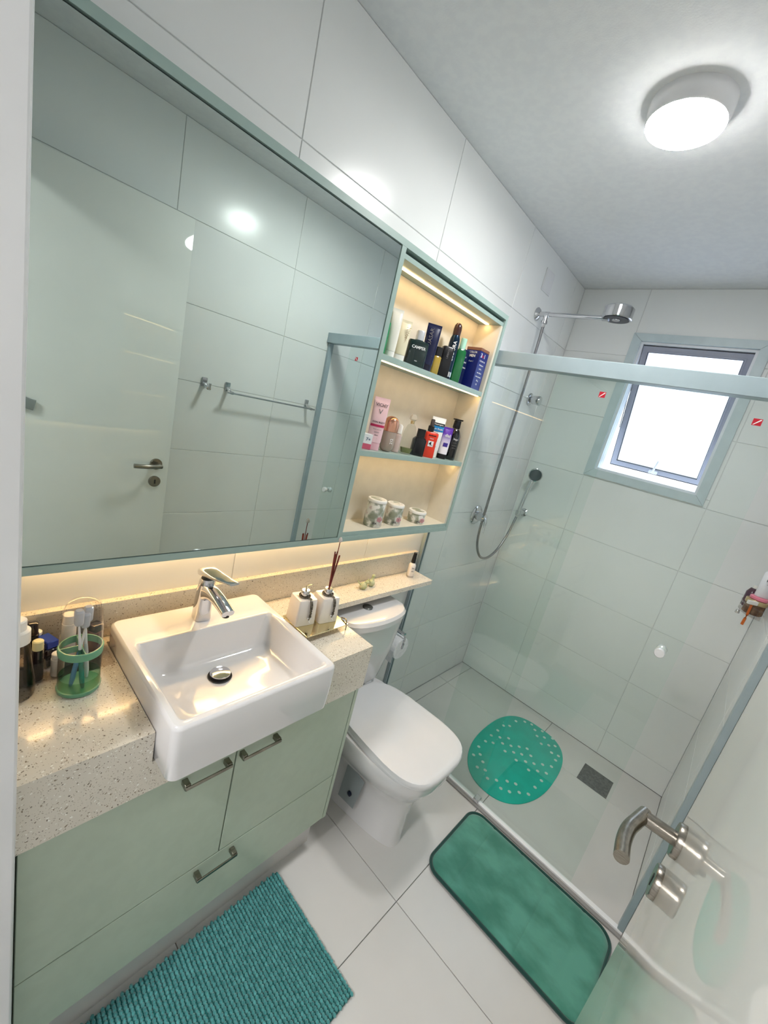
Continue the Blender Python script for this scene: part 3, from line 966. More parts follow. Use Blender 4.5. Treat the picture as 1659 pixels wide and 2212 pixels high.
def brush(px, py, tx, ty, hcol, lab, hh=.150, seed=0):
    o = thing('toothbrush', lab, 'toothbrush', (.182 + px, .213 + py, .8913), 0, 'toothbrushes in the covered cup')
    dx, dy = tx - px, ty - py
    hm = mat('brush_handle', hcol, 0.25)
    wm = mat('brush_white', (232, 236, 240), 0.3)
    bm = B()
    sweep(bm, [(0, 0, .0), (dx * .15, dy * .15, .02), (dx * .4, dy * .4, .06), (dx * .62, dy * .62, .09)],
          [(.003, .003), (.0058, .005), (.0052, .0045), (.0035, .003)], k=4, n=12, up=(0, 1, 0))
    ob('handle', bm, hm, o)
    bm = B()
    sweep(bm, [(dx * .62, dy * .62, .0902), (dx * .8, dy * .8, .118), (dx, dy, hh)], [(.0033, .003), (.0024, .0024), (.003, .002)], k=4, n=10, up=(0, 1, 0))
    ob('neck', bm, wm, o)
    ob('head_cover', secs(B(), [(hh - .004, .006, .006, 3), (hh, .008, .008, 3), (hh + .026, .009, .0085, 3), (hh + .030, .006, .006, 3)], n=14, cx=dx, cy=dy),
       mat('frosty_cover', (214, 222, 232), 0.3, trans=.3), o)
brush(.020, .002, .006, -.008, (20, 130, 110), 'toothbrush with teal handle, nearest in the cup')
brush(.004, -.016, -.012, .012, (90, 150, 190), 'toothbrush with pale blue handle leaning left in the cup', .145)
brush(-.012, .016, -.006, .006, (220, 226, 228), 'white handled toothbrush at back of the cup', .135)

# clear spray bottle at far left
o = thing('spray_bottle', 'clear bottle with white pump cap at far left of worktop', 'bottle', (.156, .114, .8803), 40)
ob('bottle_body', shell([(.024, .0), (.0305, .003), (.032, .010), (.030, .035), (.025, .08), (.0205, .118), (.018, .124)]), CLEAR, o)
ob('clear_lotion', lathe(B(), [(.022, .002), (.0285, .004), (.030, .010), (.0285, .034), (.0275, .040)], n=30), glass_mat('milky_liquid', (.80, .80, .78), .6, .05), o)
c_ = ob('cap', lathe(B(), [(.0215, .1245), (.0215, .150), (.019, .152), (.0155, .153), (.0155, .172), (.013, .174)], n=30), WCAP, o)
ob('dip_tube', lathe(B(), [(.0018, .01), (.0018, .124)], n=8), WCAP, o)

# acrylic organizer
AO = thing('acrylic_organizer', 'clear acrylic make-up tray behind the toothbrush cup', 'organizer', (.080, .190, .8803))
bm = B()
OZ_ = .8803
box(bm, .024, .088, OZ_, .140, .292, OZ_ + .003)
for (a, b, c, d, e_, f_) in ((.024, .088, .0262, .292, 0, .092), (.1378, .088, .140, .292, 0, .052), (.0264, .088, .1376, .0902, 0, .06), (.0264, .2898, .1376, .292, 0, .06),
                             (.0264, .165, .1376, .1668, 0, .045), (.0264, .232, .1376, .2338, 0, .045)):
    box(bm, a, b, OZ_ + .0032, c, d, OZ_ + f_)
ob('tray', bm, CLEAR, AO, False, world=True)
def small(name, label, x, y, r, h_, body, cap, ch, sq=False, n=20):
    o = thing(name, label, 'bottle' if 'bottle' in name else 'cosmetic', (x, y, .8838), 30, 'small cosmetics in the acrylic tray')
    p = 5 if sq else 2
    ob('body', secs(B(), [(0, r * .95, r * .95, p), (.001, r, r, p), (h_, r, r, p), (h_ + .001, r * .8, r * .8, p)], n=n), body, o)
    if cap:
        ob('cap', secs(B(), [(h_ + .0014, r * .92, r * .92, p), (h_ + ch, r * .92, r * .92, p), (h_ + ch + .002, r * .7, r * .7, p)], n=n), cap, o)
    return o
BOT = mat('wine_black', (26, 16, 22), 0.12, coat=.5)
CREAMC = mat('cream_cap', (232, 224, 176), 0.35)
small('polish_bottle', 'black bottle with pale cream cap in front row of acrylic tray', .124, .152, .0105, .072, BOT, CREAMC, .020)
small('polish_bottle', 'tall all-black bottle at left behind the cream-capped one', .092, .146, .0120, .092, K, BOT, .026)
small('polish_bottle', 'low black bottle with white top behind the tall all-black one', .052, .160, .0110, .062, K, WCAP, .008)
small('cream_stick', 'short white round stick in the tray left of the toothbrush cup', .124, .186, .0120, .040, WCAP, WCAP, .012)
small('cream_stick', 'white flip-top tube standing behind toothbrush cup', .072, .214, .0140, .090, WCAP, WCAP, .022)
small('polish_bottle', 'brownish square bottle at the right end of the acrylic tray', .066, .268, .0130, .052, mat('amber_bottle', (96, 58, 50), 0.15), BOT, .018, True)
o = thing('blue_pack', 'dark blue packet lying on top of black compact in tray', 'packet', (.074, .176, .929), 20, 'small cosmetics in the acrylic tray')
ob('packet', box(B(), -.018, -.012, .0, .020, .012, .018, .002), mat('blue_packet', (30, 60, 150), 0.35), o)
text('ITT', .010, (.004, -.0122, .009), o, WTXT)
o = thing('black_compact', 'wide black compact case under the blue packet', 'cosmetic', (.074, .176, .8838), 20, 'small cosmetics in the acrylic tray')
ob('case', box(B(), -.022, -.0145, 0, .022, .0145, .028, .003), K, o)
ob('case_lid', box(B(), -.022, -.0145, .0285, .022, .0145, .0445, .003), BOT, o)

# mirrored tray with two ceramic bottles
GOLD = mat('polished_gold', (232, 220, 180), 0.08, metal=1.0)
TR = thing('mirror_tray', 'small gold mirror tray on short feet right of the basin', 'tray', (.215, .832, .8803))
bm = box(B(), .148, .748, .9005, .279, .916, .9045, .0008)
ob('plate', bm, GOLD, TR, False, world=True)
for fx in (.153, .274):
    for fy in (.753, .911):
        bm = B()
        sweep(bm, [(fx, fy, .9003), (fx + (.002 if fx > .2 else -.002), fy, .892), (fx, fy + (.002 if fy > .8 else -.002), .8806)], .0018, k=3, n=8)
        ob('foot', bm, NICKEL, TR, True, world=True)
bm = B()
sweep(bm, [(.279, .905, .9065), (.262, .918, .912), (.240, .918, .9065)], .0022, k=4, n=8)
ob('rim_ornament', bm, NICKEL, TR, True, world=True)
ROPE = add_noise(mat('grey_cord', (120, 112, 98), 0.8), (70, 64, 56), 90, stretch=(1, 1, 3), bump=.4, bscale=150)
MARB = add_noise(mat('white_porcelain', (236, 230, 224), 0.12, coat=.4), (230, 224, 218), 10)
def cer(x, y, rz, lab, name):
    o = thing(name, lab, 'bottle', (x, y, .9049), rz, 'white ceramic bottles on the mirror tray')
    ob('bottle_body', secs(B(), [(0, .0345, .0345, 9), (.002, .0355, .0355, 9), (.080, .0318, .0318, 9), (.084, .0305, .0305, 9), (.083, .012, .012, 3)], n=48), MARB, o)
    ob('collar', lathe(B(), [(.0125, .0835), (.0135, .085), (.0135, .104), (.012, .106)], n=28), CHROME, o)
    bm = B()
    pts = [(.0165 * math.cos(a), .0165 * math.sin(a), .0865 + .002 * math.sin(2 * a)) for a in [2 * PI * i / 16 for i in range(17)]]
    sweep(bm, pts, (.0026, .0026), n=8, caps=False)
    sweep(bm, [(.015, .006, .087), (.027, .010, .083), (.037, .010, .068), (.038, .010, .045), (.038, .010, .028)], (.0025, .0025), k=4, n=8)
    sweep(bm, [(.015, .001, .090), (.028, .005, .086), (.039, .004, .066), (.0395, .006, .045), (.0395, .005, .022)], (.0022, .0022), k=4, n=8)
    c_ = ob('cord', bm, ROPE, o)
    bm = B()
    for (a_, b_, z_) in ((.040, .006, .020), (.041, .012, .026), (.0405, .001, .028), (.041, .008, .014)):
        bmesh.ops.create_icosphere(bm, subdivisions=1, radius=.0026, matrix=Matrix.Translation((a_, b_, z_)))
    ob('glass_beads', bm, mat('bead', (230, 230, 232), 0.05), c_)
    return o
o = cer(.192, .783, -8, 'white ceramic dispenser bottle with chrome collar and feather-like spout', 'soap_dispenser')
bm = B()
sweep(bm, [(0, 0, .1065), (.002, 0, .118), (.010, 0, .126), (.024, .004, .136)], [(.003, .003), (.004, .003), (.006, .003), (.003, .0015)], k=4, n=10)
ob('spout', bm, mat('champagne', (214, 200, 168), 0.2, metal=.7), o)
o = cer(.209, .862, -8, 'white ceramic diffuser bottle holding dark red sticks', 'reed_diffuser')
RS = add_noise(mat('red_sticks', (96, 22, 24), 0.5), (120, 40, 36), 40)
for k, (a, b, l_) in enumerate(((.012, .002, .225), (-.004, .004, .232), (.006, -.008, .228), (.004, .010, .222), (-.008, -.002, .230))):
    bm = B()
    sweep(bm, [(a * .1, b * .1, .1062), (a, b, l_ + (.0))], .0021, n=7)
    ob('stick', bm, RS, o)
bm = B()
sweep(bm, [(.001, .001, .1062), (.003, .0, .266)], .0014, n=7)
st = ob('stick', bm, RS, o)
ob('crystal_tip', lathe(B(), [(.001, .2662), (.006, .269), (.0068, .275), (.004, .281), (.001, .284)], .003, .0, 10), mat('tip_glass', (236, 226, 220), 0.08, trans=.4), st)

# birds
BIRD = add_noise(mat('bird_glaze', (206, 208, 170), 0.2, coat=.4), (150, 168, 120), 22)
def bird(x, y, rz, lab, up):
    o = thing('bird_figurine', lab, 'figurine', (x, y, .8803), rz, 'ceramic birds on the quartz ledge')
    bm = B()
    secs(bm, [(0, .006, .006), (.002, .011, .010), (.010, .016, .014), (.018, .0165, .0135), (.025, .013, .010), (.030, .006, .005)], n=20)
    ob('body', bm, BIRD, o)
    bm = B()
    if up:
        sweep(bm, [(.002, 0, .026), (.004, 0, .036), (.006, 0, .050)], [(.008, .008), (.0065, .0065), (.004, .004)], k=4, n=12)
        lathe(bm, [(.003, .036), (.0075, .040), (.0075, .048), (.003, .0525)], .006, 0, 14)
        sweep(bm, [(.010, 0, .046), (.017, 0, .0455)], [(.002, .002), (.0004, .0004)], n=6)
    else:
        lathe(bm, [(.002, .022), (.008, .026), (.0085, .033), (.003, .039)], .014, 0, 14)
        sweep(bm, [(.021, 0, .031), (.028, 0, .030)], [(.002, .002), (.0004, .0004)], n=6)
    ob('head', bm, BIRD, o)
    bm = B()
    sweep(bm, [(-.010, 0, .018), (-.020, 0, .026), (-.031, 0, .040)], [(.008, .004), (.006, .003), (.003, .0015)], k=4, n=10)
    ob('tail', bm, BIRD, o)
bird(.075, 1.185, 70, 'little green glazed bird with raised tail, left one on ledge', False)
bird(.068, 1.240, 100, 'little green glazed bird with upright head, right one on ledge', True)
# nail polish
o = thing('nail_polish', 'white nail polish bottle with black cap at right end of ledge', 'bottle', (.064, 1.508, .8803), 62)
b = ob('bottle_body', secs(B(), [(0, .0135, .0135, 3), (.002, .015, .015, 3), (.060, .0155, .0155, 3), (.068, .012, .012, 2.4), (.071, .007, .007)], n=24), mat('polish_white', (234, 228, 222), 0.12, coat=.5), o)
ob('glass_foot', secs(B(), [(-.00005, .0152, .0152, 3), (.008, .0157, .0157, 3)], n=24), mat('foot_glass', (176, 170, 164), 0.1), b)
ob('cap', lathe(B(), [(.0105, .0715), (.0105, .082), (.008, .118), (.0075, .120)], n=20), K, o)
text('fiss', .009, (0, -.0160, .048), b, DTXT)
text('dr2', .008, (0, -.0160, .032), b, DTXT)

# ------------------------------------------------------------------ toilet
TO = thing('toilet', 'white close-coupled toilet between vanity and shower glass', 'toilet', (.0, 1.200, 0))
def plan(z, x0, x1, wd, p=2.6, taper=0.0, n=40, pf=None):
    cx, rx = (x0 + x1) / 2, (x1 - x0) / 2
    out = []
    for v in se(0, 0, z, 1, 1, p, n):
        f = 1 - taper * (1 - v.x) / 2 if taper >= 0 else 1 + taper * (1 + v.x) / 2
        out.append(Vector((cx + v.x * rx, v.y * wd * f, z)))
    return out
bm = B()
loft(bm, [plan(0.0, .10, .548, .112, 3.4, -.50), plan(.03, .10, .545, .110, 3.4, -.50), plan(.14, .09, .545, .108, 3.2, -.45), plan(.22, .07, .556, .116, 3.0, -.32),
          plan(.28, .05, .585, .142, 2.8, -.12), plan(.34, .04, .618, .172, 2.8), plan(.38, .03, .636, .184, 2.9), plan(.412, .03, .640, .186, 3.0), plan(.420, .035, .635, .182, 3.0)])
ob('bowl', bm, CERAM, TO)
ob('seat', loft(B(), [plan(.4206, .165, .640, .184, 3.2, .12), plan(.424, .160, .645, .185, 3.2, .12), plan(.432, .160, .645, .185, 3.2, .12), plan(.4345, .163, .642, .185, 3.2, .12)]), PLAST, TO)
bm = B()
loft(bm, [plan(.435, .162, .644, .187, 3.5, .14), plan(.437, .158, .648, .186, 3.5, .14), plan(.447, .158, .648, .186, 3.5, .14), plan(.4535, .162, .643, .186, 3.5, .14),
          plan(.4575, .172, .630, .174, 3.5, .14), plan(.4570, .180, .620, .165, 3.5, .14), plan(.4605, .20, .600, .150, 3.2, .14), plan(.4625, .28, .50, .07, 2.6, .1)])
ob('lid', bm, PLAST, TO)
for s in (-1, 1):
    ob('hinge', box(B(), .125, s * .078 - .022, .421, .160, s * .078 + .022, .452, .006, 2), PLAST, TO)
bm = B()
loft(bm, [plan(.4203, .035, .14, .145, 6), plan(.46, .030, .160, .150, 6), plan(.62, .025, .190, .160, 6), plan(.777, .022, .205, .166, 6)])
ob('tank', bm, CERAM, TO)
def tlid(z, x0, x1, wd, bow):
    out = [Vector((x0, -wd, z)), Vector((x0, wd, z))]
    out = []
    k = 14
    out.append(Vector((x0, wd, z)))
    out.append(Vector((x0, -wd, z)))
    for i in range(k + 1):
        t = -1 + 2 * i / k
        out.append(Vector((x1 - bow * t * t - bow * .9 * abs(t) ** 8, t * wd, z)))
    return out
bm = B()
loft(bm, [tlid(.7775, .018, .218, .170, .030), tlid(.782, .014, .230, .176, .034), tlid(.806, .014, .232, .178, .034), tlid(.817, .018, .224, .172, .034), tlid(.821, .03, .20, .158, .030)])
tl = ob('tank_lid', bm, CERAM, TO)
ob('flush_button', lathe(B(), [(.021, .8213), (.021, .826), (.019, .8275), (.001, .8278)], .125, -.015, 32), mat('satin_button', (120, 122, 120), 0.25, metal=.8), tl)
# flat plate for the side recess, shade put into its grey; bolt cap
bm = B()
prism(bm, [(.290, .075), (.375, .085), (.395, .235), (.300, .250)], 0, .0020)
bmesh.ops.transform(bm, matrix=Matrix.Translation((0, -.1075, 0)) @ Matrix.Rotation(PI / 2, 4, 'X'), verts=bm.verts)
rc = ob('side_recess', bm, mat('recess_shade', (150, 158, 160), 0.3), TO)
ob('bolt_cap', axis_cyl(B(), (.345, -.1105, .135), (.345, -1, .135), [(.010, 0), (.010, .006), (.006, .008)], 18), mat('navy_cap', (30, 38, 60), 0.3), rc)

# toilet roll on a chrome arm
TP = thing('toilet_roll', 'white toilet paper roll right of the toilet tank', 'toilet roll', (.06, 1.515, .52))
bm = B()
axis_cyl(bm, (.025, 1.515, .52), (1, 1.515, .52), [(.020, 0), (.053, 0.001), (.0545, .004), (.0545, .096), (.053, .099), (.020, .1)], 32)
PAPER = add_noise(mat('paper', (236, 238, 240), 0.9), (226, 229, 232), 60, bump=.5, bscale=90)
rl = ob('roll', bm, PAPER, TP, True, world=True)
bm = B()
box(bm, .027, 1.4595, .46, .123, 1.4615, .52)
ob('hanging_sheet', bm, PAPER, rl, False, world=True)
TH_ = thing('roll_holder', 'small chrome toilet roll arm fixed to the wall beside the tank', 'holder', (.0, 1.515, .585))
bm = B()
axis_cyl(bm, (.0005, 1.515, .60), (1, 1.515, .60), [(.018, 0), (.018, .006), (.008, .008), (.006, .12), (.008, .124)], 18)
sweep(bm, [(.12, 1.515, .60), (.13, 1.515, .575), (.13, 1.515, .545), (.128, 1.515, .525)], .004, k=3, n=8)
ob('arm', bm, CHROME, TH_, True, world=True)

# ------------------------------------------------------------------ shower screen
SC = thing('shower_screen', 'fixed clear glass shower panel with aluminium top rail and floor strip', 'shower screen', (.32, YG, 0))
ob('fixed_glass', box(B(), .018, YG, .018, .645, YG + .0075, 1.8815), GLASS, SC, False, world=True)
bm = B()
box(bm, .0, YG - .012, 1.882, W, YG + .040, 1.938, .0015)
ob('top_rail', bm, ALU, SC, False, world=True)
bm = B()
box(bm, .0006, YG - .008, .0, .020, YG - .0005, 1.881, .001)
box(bm, .0006, YG + .0085, .0, .020, YG + .016, 1.881, .001)
ob('wall_profile', bm, ALU, SC, False, world=True)
ob('wall_profile', box(B(), W - .020, YG + .000, .018, W - .0006, YG + .030, 1.881, .001), ALU, SC, False, world=True)
bm = B()
box(bm, .0205, YG - .018, .0003, W - .001, YG - .003, .009, .001)
ob('floor_strip', bm, mat('grey_strip', (150, 148, 146), 0.5), SC, False, world=True)
bm = B()
box(bm, .0205, YG - .0026, .0003, W - .001, YG + .0185, .016, .001)
ob('threshold', bm, mat('white_sill', (244, 245, 247), 0.3), SC, False, world=True)
ob('door_guide', box(B(), .640, YG - .010, .0165, .666, YG + .0225, .030, .002), CHROME, SC, True, world=True)
REDM = mat('red_sticker', (190, 30, 50), 0.4)
def sticker(x, z, y, par):
    bm = B()
    box(bm, x - .011, y - .0004, z - .010, x + .011, y - .0001, z + .010)
    s_ = ob('sticker', bm, REDM, par, False, world=True)
    bm = B()
    p = [(x - .009, z - .008), (x - .006, z - .008), (x + .009, z + .006), (x + .009, z + .008), (x + .006, z + .008)]
    loft(bm, [[Vector((a, y - .0006, b)) for a, b in p], [Vector((a, y - .00045, b)) for a, b in p]])
    ob('sticker_stripe', bm, WTXT, s_, False, world=True)
sticker(.571, 1.826, YG, SC)
SD = thing('sliding_door', 'sliding clear glass shower door with small round knob, partly open', 'shower door', (.73, YG + .020, .03))
ob('glass_pane', box(B(), .388, YG + .0100, .0180, 1.080, YG + .0175, 1.8815), GLASS, SD, False, world=True)
sticker(1.012, 1.817, YG + .0100, SD)
WK = mat('pearl_knob', (232, 234, 236), 0.15, metal=.3)
kn = ob('knob', axis_cyl(B(), (1.032, YG + .0099, 1.042), (1.032, -5, 1.042), [(.010, 0), (.010, .006), (.015, .008), (.016, .022), (.014, .025)], 24), WK, SD, True, world=True)
ob('knob', axis_cyl(B(), (1.032, YG + .0176, 1.042), (1.032, 5, 1.042), [(.010, 0), (.010, .006), (.015, .008), (.016, .022), (.014, .025)], 24), WK, SD, True, world=True)

# ------------------------------------------------------------------ shower fittings
SS = thing('shower_set', 'chrome wall shower with round head, long hose and hand shower', 'shower', (.0, 2.084, 2.22))
ob('flange', axis_cyl(B(), (.0005, 2.084, 2.222), (1, 2.084, 2.222), [(.031, 0), (.031, .004), (.024, .012), (.012, .018)], 28), CHROME, SS, True, world=True)
bm = B()
axis_cyl(bm, (.015, 2.084, 2.222), (.345, 2.070, 2.212), [(.013, 0), (.013, .05), (.010, .052), (.010, .31), (.013, .312), (.013, .34)], 20)
axis_cyl(bm, (.052, 2.083, 2.222), (.052, 2.083, 1), [(.012, 0), (.012, .03), (.015, .032), (.015, .044), (.009, .046), (.009, .062)], 18)
ob('arm', bm, CHROME, SS, True, world=True)
bm = B()
lathe(bm, [(.030, .036), (.054, .033), (.062, .026), (.062, -.016), (.059, -.019)], .382, 2.066, 40)
bmesh.ops.translate(bm, verts=bm.verts, vec=(.004, 0, 2.226))
hd = ob('shower_head', bm, CHROME, SS, True, world=True)
bm = B()
lathe(bm, [(.054, -.0192), (.054, -.021), (.020, -.0215), (.0185, -.0195)], .382, 2.066, 40)
bmesh.ops.translate(bm, verts=bm.verts, vec=(.004, 0, 2.226))
ob('spray_face', bm, mat('dark_face', (30, 34, 50), 0.25), hd, True, world=True)
bm = B()
lathe(bm, [(.017, -.0217), (.016, -.024), (.001, -.0245)], .382, 2.066, 24)
bmesh.ops.translate(bm, verts=bm.verts, vec=(.004, 0, 2.226))
ob('centre_cap', bm, CHROME, hd, True, world=True)
bm = B()
sweep(bm, [(.052, 2.083, 2.16), (.052, 2.088, 2.06), (.050, 2.090, 1.80), (.050, 2.085, 1.50), (.054, 2.078, 1.22), (.058, 2.085, 1.02),
           (.066, 2.150, .915), (.074, 2.240, .892), (.080, 2.330, .935), (.084, 2.400, 1.03), (.084, 2.450, 1.150)], .0072, k=8, n=12)
HOSE = mat('steel_hose', (150, 150, 152), 0.25, metal=1.0)
nt = HOSE.node_tree
ob('hose', bm, HOSE, SS, True, world=True)
hs = thing('hand_shower', 'chrome hand shower with dark face hung beside the shower corner', 'shower', (.085, 2.45, 1.19))
bm = B()
sweep(bm, [(.084, 2.452, 1.155), (.086, 2.462, 1.23), (.090, 2.472, 1.32), (.096, 2.476, 1.385)], [(.010, .010), (.012, .012), (.011, .011), (.013, .011)], k=4, n=16, up=(0, 1, 0))
ob('grip', bm, CHROME, hs, True, world=True)
c0 = Vector((.104, 2.478, 1.428))
dn_ = Vector((.40, -.90, -.18)).normalized()
ob('head', axis_cyl(B(), c0 - dn_ * .012, c0 + dn_, [(.020, 0), (.038, .006), (.041, .014), (.041, .022), (.038, .024)], 32), CHROME, hs, True, world=True)
ob('spray_face', axis_cyl(B(), c0 + dn_ * .0122, c0 + dn_ * 2, [(.036, 0), (.035, .002), (.001, .0025)], 32), mat('slate_face', (44, 58, 64), 0.4), hs, True, world=True)
hb = thing('shower_bracket', 'small round chrome wall bracket holding the hand shower', 'bracket', (.07, D, 1.19))
bm = B()
axis_cyl(bm, (.078, D - .0005, 1.175), (.078, 0, 1.175), [(.026, 0), (.026, .006), (.015, .010), (.013, .085)], 24)
ob('wall_rosette', bm, CHROME, hb, True, world=True)
bm = B()
axis_cyl(bm, (.084, 2.452, 1.160), (.087, 2.460, 1.24), [(.0145, 0), (.0165, .03)], 18)
ob('cradle', bm, CHROME, hb, True, world=True)

mv = thing('mixer_valve', 'chrome shower mixer with oval plate and lever on left wall', 'valve', (.0, 2.09, 1.145))
ob('plate', axis_cyl(B(), (.0005, 2.09, 1.145), (1, 2.09, 1.145), [(.056, 0), (.056, .004), (.050, .010), (.028, .014)], 36), CHROME, mv, True, world=True)
ob('valve_body', axis_cyl(B(), (.012, 2.09, 1.145), (1, 2.09, 1.145), [(.025, 0), (.025, .040), (.022, .050), (.016, .054)], 28), CHROME, mv, True, world=True)
bm = B()
sweep(bm, [(.055, 2.09, 1.150), (.072, 2.085, 1.130), (.078, 2.076, 1.100), (.086, 2.066, 1.068)], [(.018, .010), (.015, .008), (.010, .006), (.006, .004)], k=4, n=14, up=(1, 0, 0))
ob('lever', bm, CHROME, mv, True, world=True)
uv = thing('stop_valve', 'cylindrical chrome stop valve high on the left shower wall', 'valve', (.0, 2.33, 1.833))
ob('plate', axis_cyl(B(), (.0005, 2.30, 1.834), (1, 2.30, 1.834), [(.034, 0), (.034, .004), (.026, .010)], 28), CHROME, uv, True, world=True)
ob('knob', axis_cyl(B(), (.0105, 2.30, 1.834), (1, 2.30, 1.834), [(.016, 0), (.016, .012), (.024, .014), (.025, .052), (.023, .055)], 28), CHROME, uv, True, world=True)
pl = thing('cover_plate', 'blank square white cover plate high on the left shower wall', 'plate', (.0, 2.095, 2.37))
ob('plate', box(B(), .0004, 2.045, 2.325, .004, 2.145, 2.425, .0015), PLAST, pl, True, world=True)
ob('inner_panel', box(B(), .0042, 2.052, 2.332, .0055, 2.138, 2.418, .0006), PLAST, pl, True, world=True)

# shower caddy on the right wall by the corner
CD = thing('shower_caddy', 'clear plastic shower caddy stuck on the right shower wall', 'caddy', (1.235, 2.30, 1.18))
def corner_ring(z, r, cx=1.272, cy=2.30, n=20):
    return [Vector((cx + r * .62 * math.cos(math.radians(90 + 180 * i / n)), cy + r * math.sin(math.radians(90 + 180 * i / n)), z)) for i in range(n + 1)]
bm = B()
loft(bm, [corner_ring(1.150, .125), corner_ring(1.153, .128)])
for i in range(0, 21, 2):
    a = math.radians(90 + 9 * i)
    x, y = 1.272 + .126 * .62 * math.cos(a), 2.30 + .126 * math.sin(a)
    if x < 1.268:
        sweep(bm, [(x, y, 1.153), (x, y, 1.19)], .002, n=6)
sweep(bm, [(v.x - .0005, v.y, 1.190) for v in corner_ring(1.19, .127)[1:-1]], .003, n=8)
ob('basket', bm, CLEAR, CD, True, world=True)
ob('hook', axis_cyl(B(), (1.196, 2.265, 1.148), (1.196, 2.265, 0), [(.006, 0), (.008, .006), (.008, .014)], 12), CHROME, CD, True, world=True)
def cdy(name, lab, cat, x, y):
    return thing(name, lab, cat, (x, y, 1.1535), 40, 'bath products in the shower caddy')
o = cdy('amber_jar', 'brown round jar with gold lid in the shower caddy', 'jar', 1.236, 2.262)
ob('jar_body', lathe(B(), [(.030, 0), (.034, .004), (.034, .044)], n=28), add_noise(mat('tea_glass', (96, 70, 54), 0.15), (140, 110, 84), 30), o)
ob('gold_lid', lathe(B(), [(.036, .0445), (.0365, .047), (.0365, .060), (.035, .062)], n=28), mat('brass_lid', (190, 172, 128), 0.3, metal=.4), o)
o2 = thing('pink_soap', 'flat pink soap disc lying on the gold jar lid', 'soap', (1.238, 2.258, 1.2158), 0, 'bath products in the shower caddy')
ob('soap', secs(B(), [(0, .026, .028), (.004, .030, .032), (.012, .030, .032), (.016, .025, .027)], n=24), mat('pink_soap', (224, 130, 150), 0.4), o2)
o = thing('bath_bottle', 'white-labelled translucent bottle upright over the pink soap', 'bottle', (1.240, 2.256, 1.232), 30, 'bath products in the shower caddy')
b = ob('bottle_body', secs(B(), [(0, .020, .014, 3), (.003, .022, .016, 3), (.10, .022, .016, 3), (.118, .012, .011, 2.4)], n=24), mat('white_bottle', (232, 232, 236), 0.2), o)
ob('cap', lathe(B(), [(.011, .1185), (.011, .14), (.010, .142)], n=18), WCAP, o)
text('PAR', .015, (-.004, -.0164, .074), b, DTXT, bold=.0004)
text('creme', .007, (-.002, -.0164, .058), b, GTXT)
o = cdy('plum_bottle', 'dark plum faceted bottle with pale cap at back of caddy', 'bottle', 1.222, 2.375)
ob('bottle_body', secs(B(), [(0, .022, .018), (.004, .026, .022), (.065, .026, .022), (.085, .016, .014)], n=10), mat('plum_glass', (84, 60, 72), 0.15), o)
ob('cap', lathe(B(), [(.010, .0854), (.010, .098)], n=16), WCAP, o)
o = cdy('orange_razor', 'orange and white plastic razor standing at front of caddy', 'razor', 1.222, 2.205)
bm = B()
sweep(bm, [(0, 0, -.045), (.002, 0, .0), (.0, 0, .045)], [(.006, .004), (.005, .004), (.005, .004)], k=3, n=10)
ob('handle', bm, mat('orange_plastic', (206, 104, 40), 0.3), o)
ob('blade_head', box(B(), -.020, -.006, .0455, .020, .006, .062, .002), WCAP, o)

# ------------------------------------------------------------------ towel rail, hook (seen in the mirror)
def bracket(bm, y, z):
    box(bm, W - .010, y - .013, z - .028, W - .0005, y + .013, z + .016, .002)
    sweep(bm, [(W - .010, y, z - .010), (W - .035, y, z - .024), (W - .062, y, z - .030)], [(.010, .006), (.009, .006), (.010, .007)], k=3, n=12, p=4)
TW = thing('towel_rail', 'short chrome towel rail on the right wall, seen in the mirror', 'towel rail', (W - .03, 1.30, 1.50))
for y in (1.055, 1.555):
    bm = B()
    bracket(bm, y, 1.515)
    ob('bracket', bm, CHROME, TW, True, world=True)
bm = B()
axis_cyl(bm, (W - .062, 1.03, 1.485), (W - .062, 2, 1.485), [(.0045, 0), (.0045, .55)], 14)
ob('bar', bm, CHROME, TW, True, world=True)
HK = thing('robe_hook', 'single chrome robe hook on right wall, seen in the mirror', 'hook', (W - .02, .94, 1.5))
bm = B()
bracket(bm, .935, 1.515)
sweep(bm, [(W - .060, .935, 1.485), (W - .066, .935, 1.490), (W - .068, .935, 1.510)], (.006, .006), k=3, n=10)
ob('hook', bm, CHROME, HK, True, world=True)
HG = thing('door_hanger', 'grey curved hanger with strap on the open door, seen in the mirror', 'hanger', (1.15, .25, 1.35))
GP = mat('grey_plastic', (140, 146, 144), 0.5)
bm = B()
sweep(bm, [(1.170, .10, 1.345), (1.170, .15, 1.337), (1.170, .22, 1.318), (1.169, .285, 1.303)], [(.0035, .020)] * 4, k=5, n=12, p=4)
ob('hanger_bar', bm, GP, HG, True, world=True)
bm = B()
sweep(bm, [(1.168, .14, 1.41), (1.168, .18, 1.395), (1.168, .215, 1.362), (1.168, .25, 1.330)], [(.005, .010), (.005, .012), (.005, .010), (.004, .007)], k=5, n=12)
ob('strap', bm, mat('dark_strap', (74, 88, 94), 0.7), HG, True, world=True)
ob('peg', axis_cyl(B(), (1.1785, .13, 1.415), (0, .13, 1.415), [(.014, 0), (.014, .004), (.007, .006), (.007, .016)], 16), CHROME, HG, True, world=True)

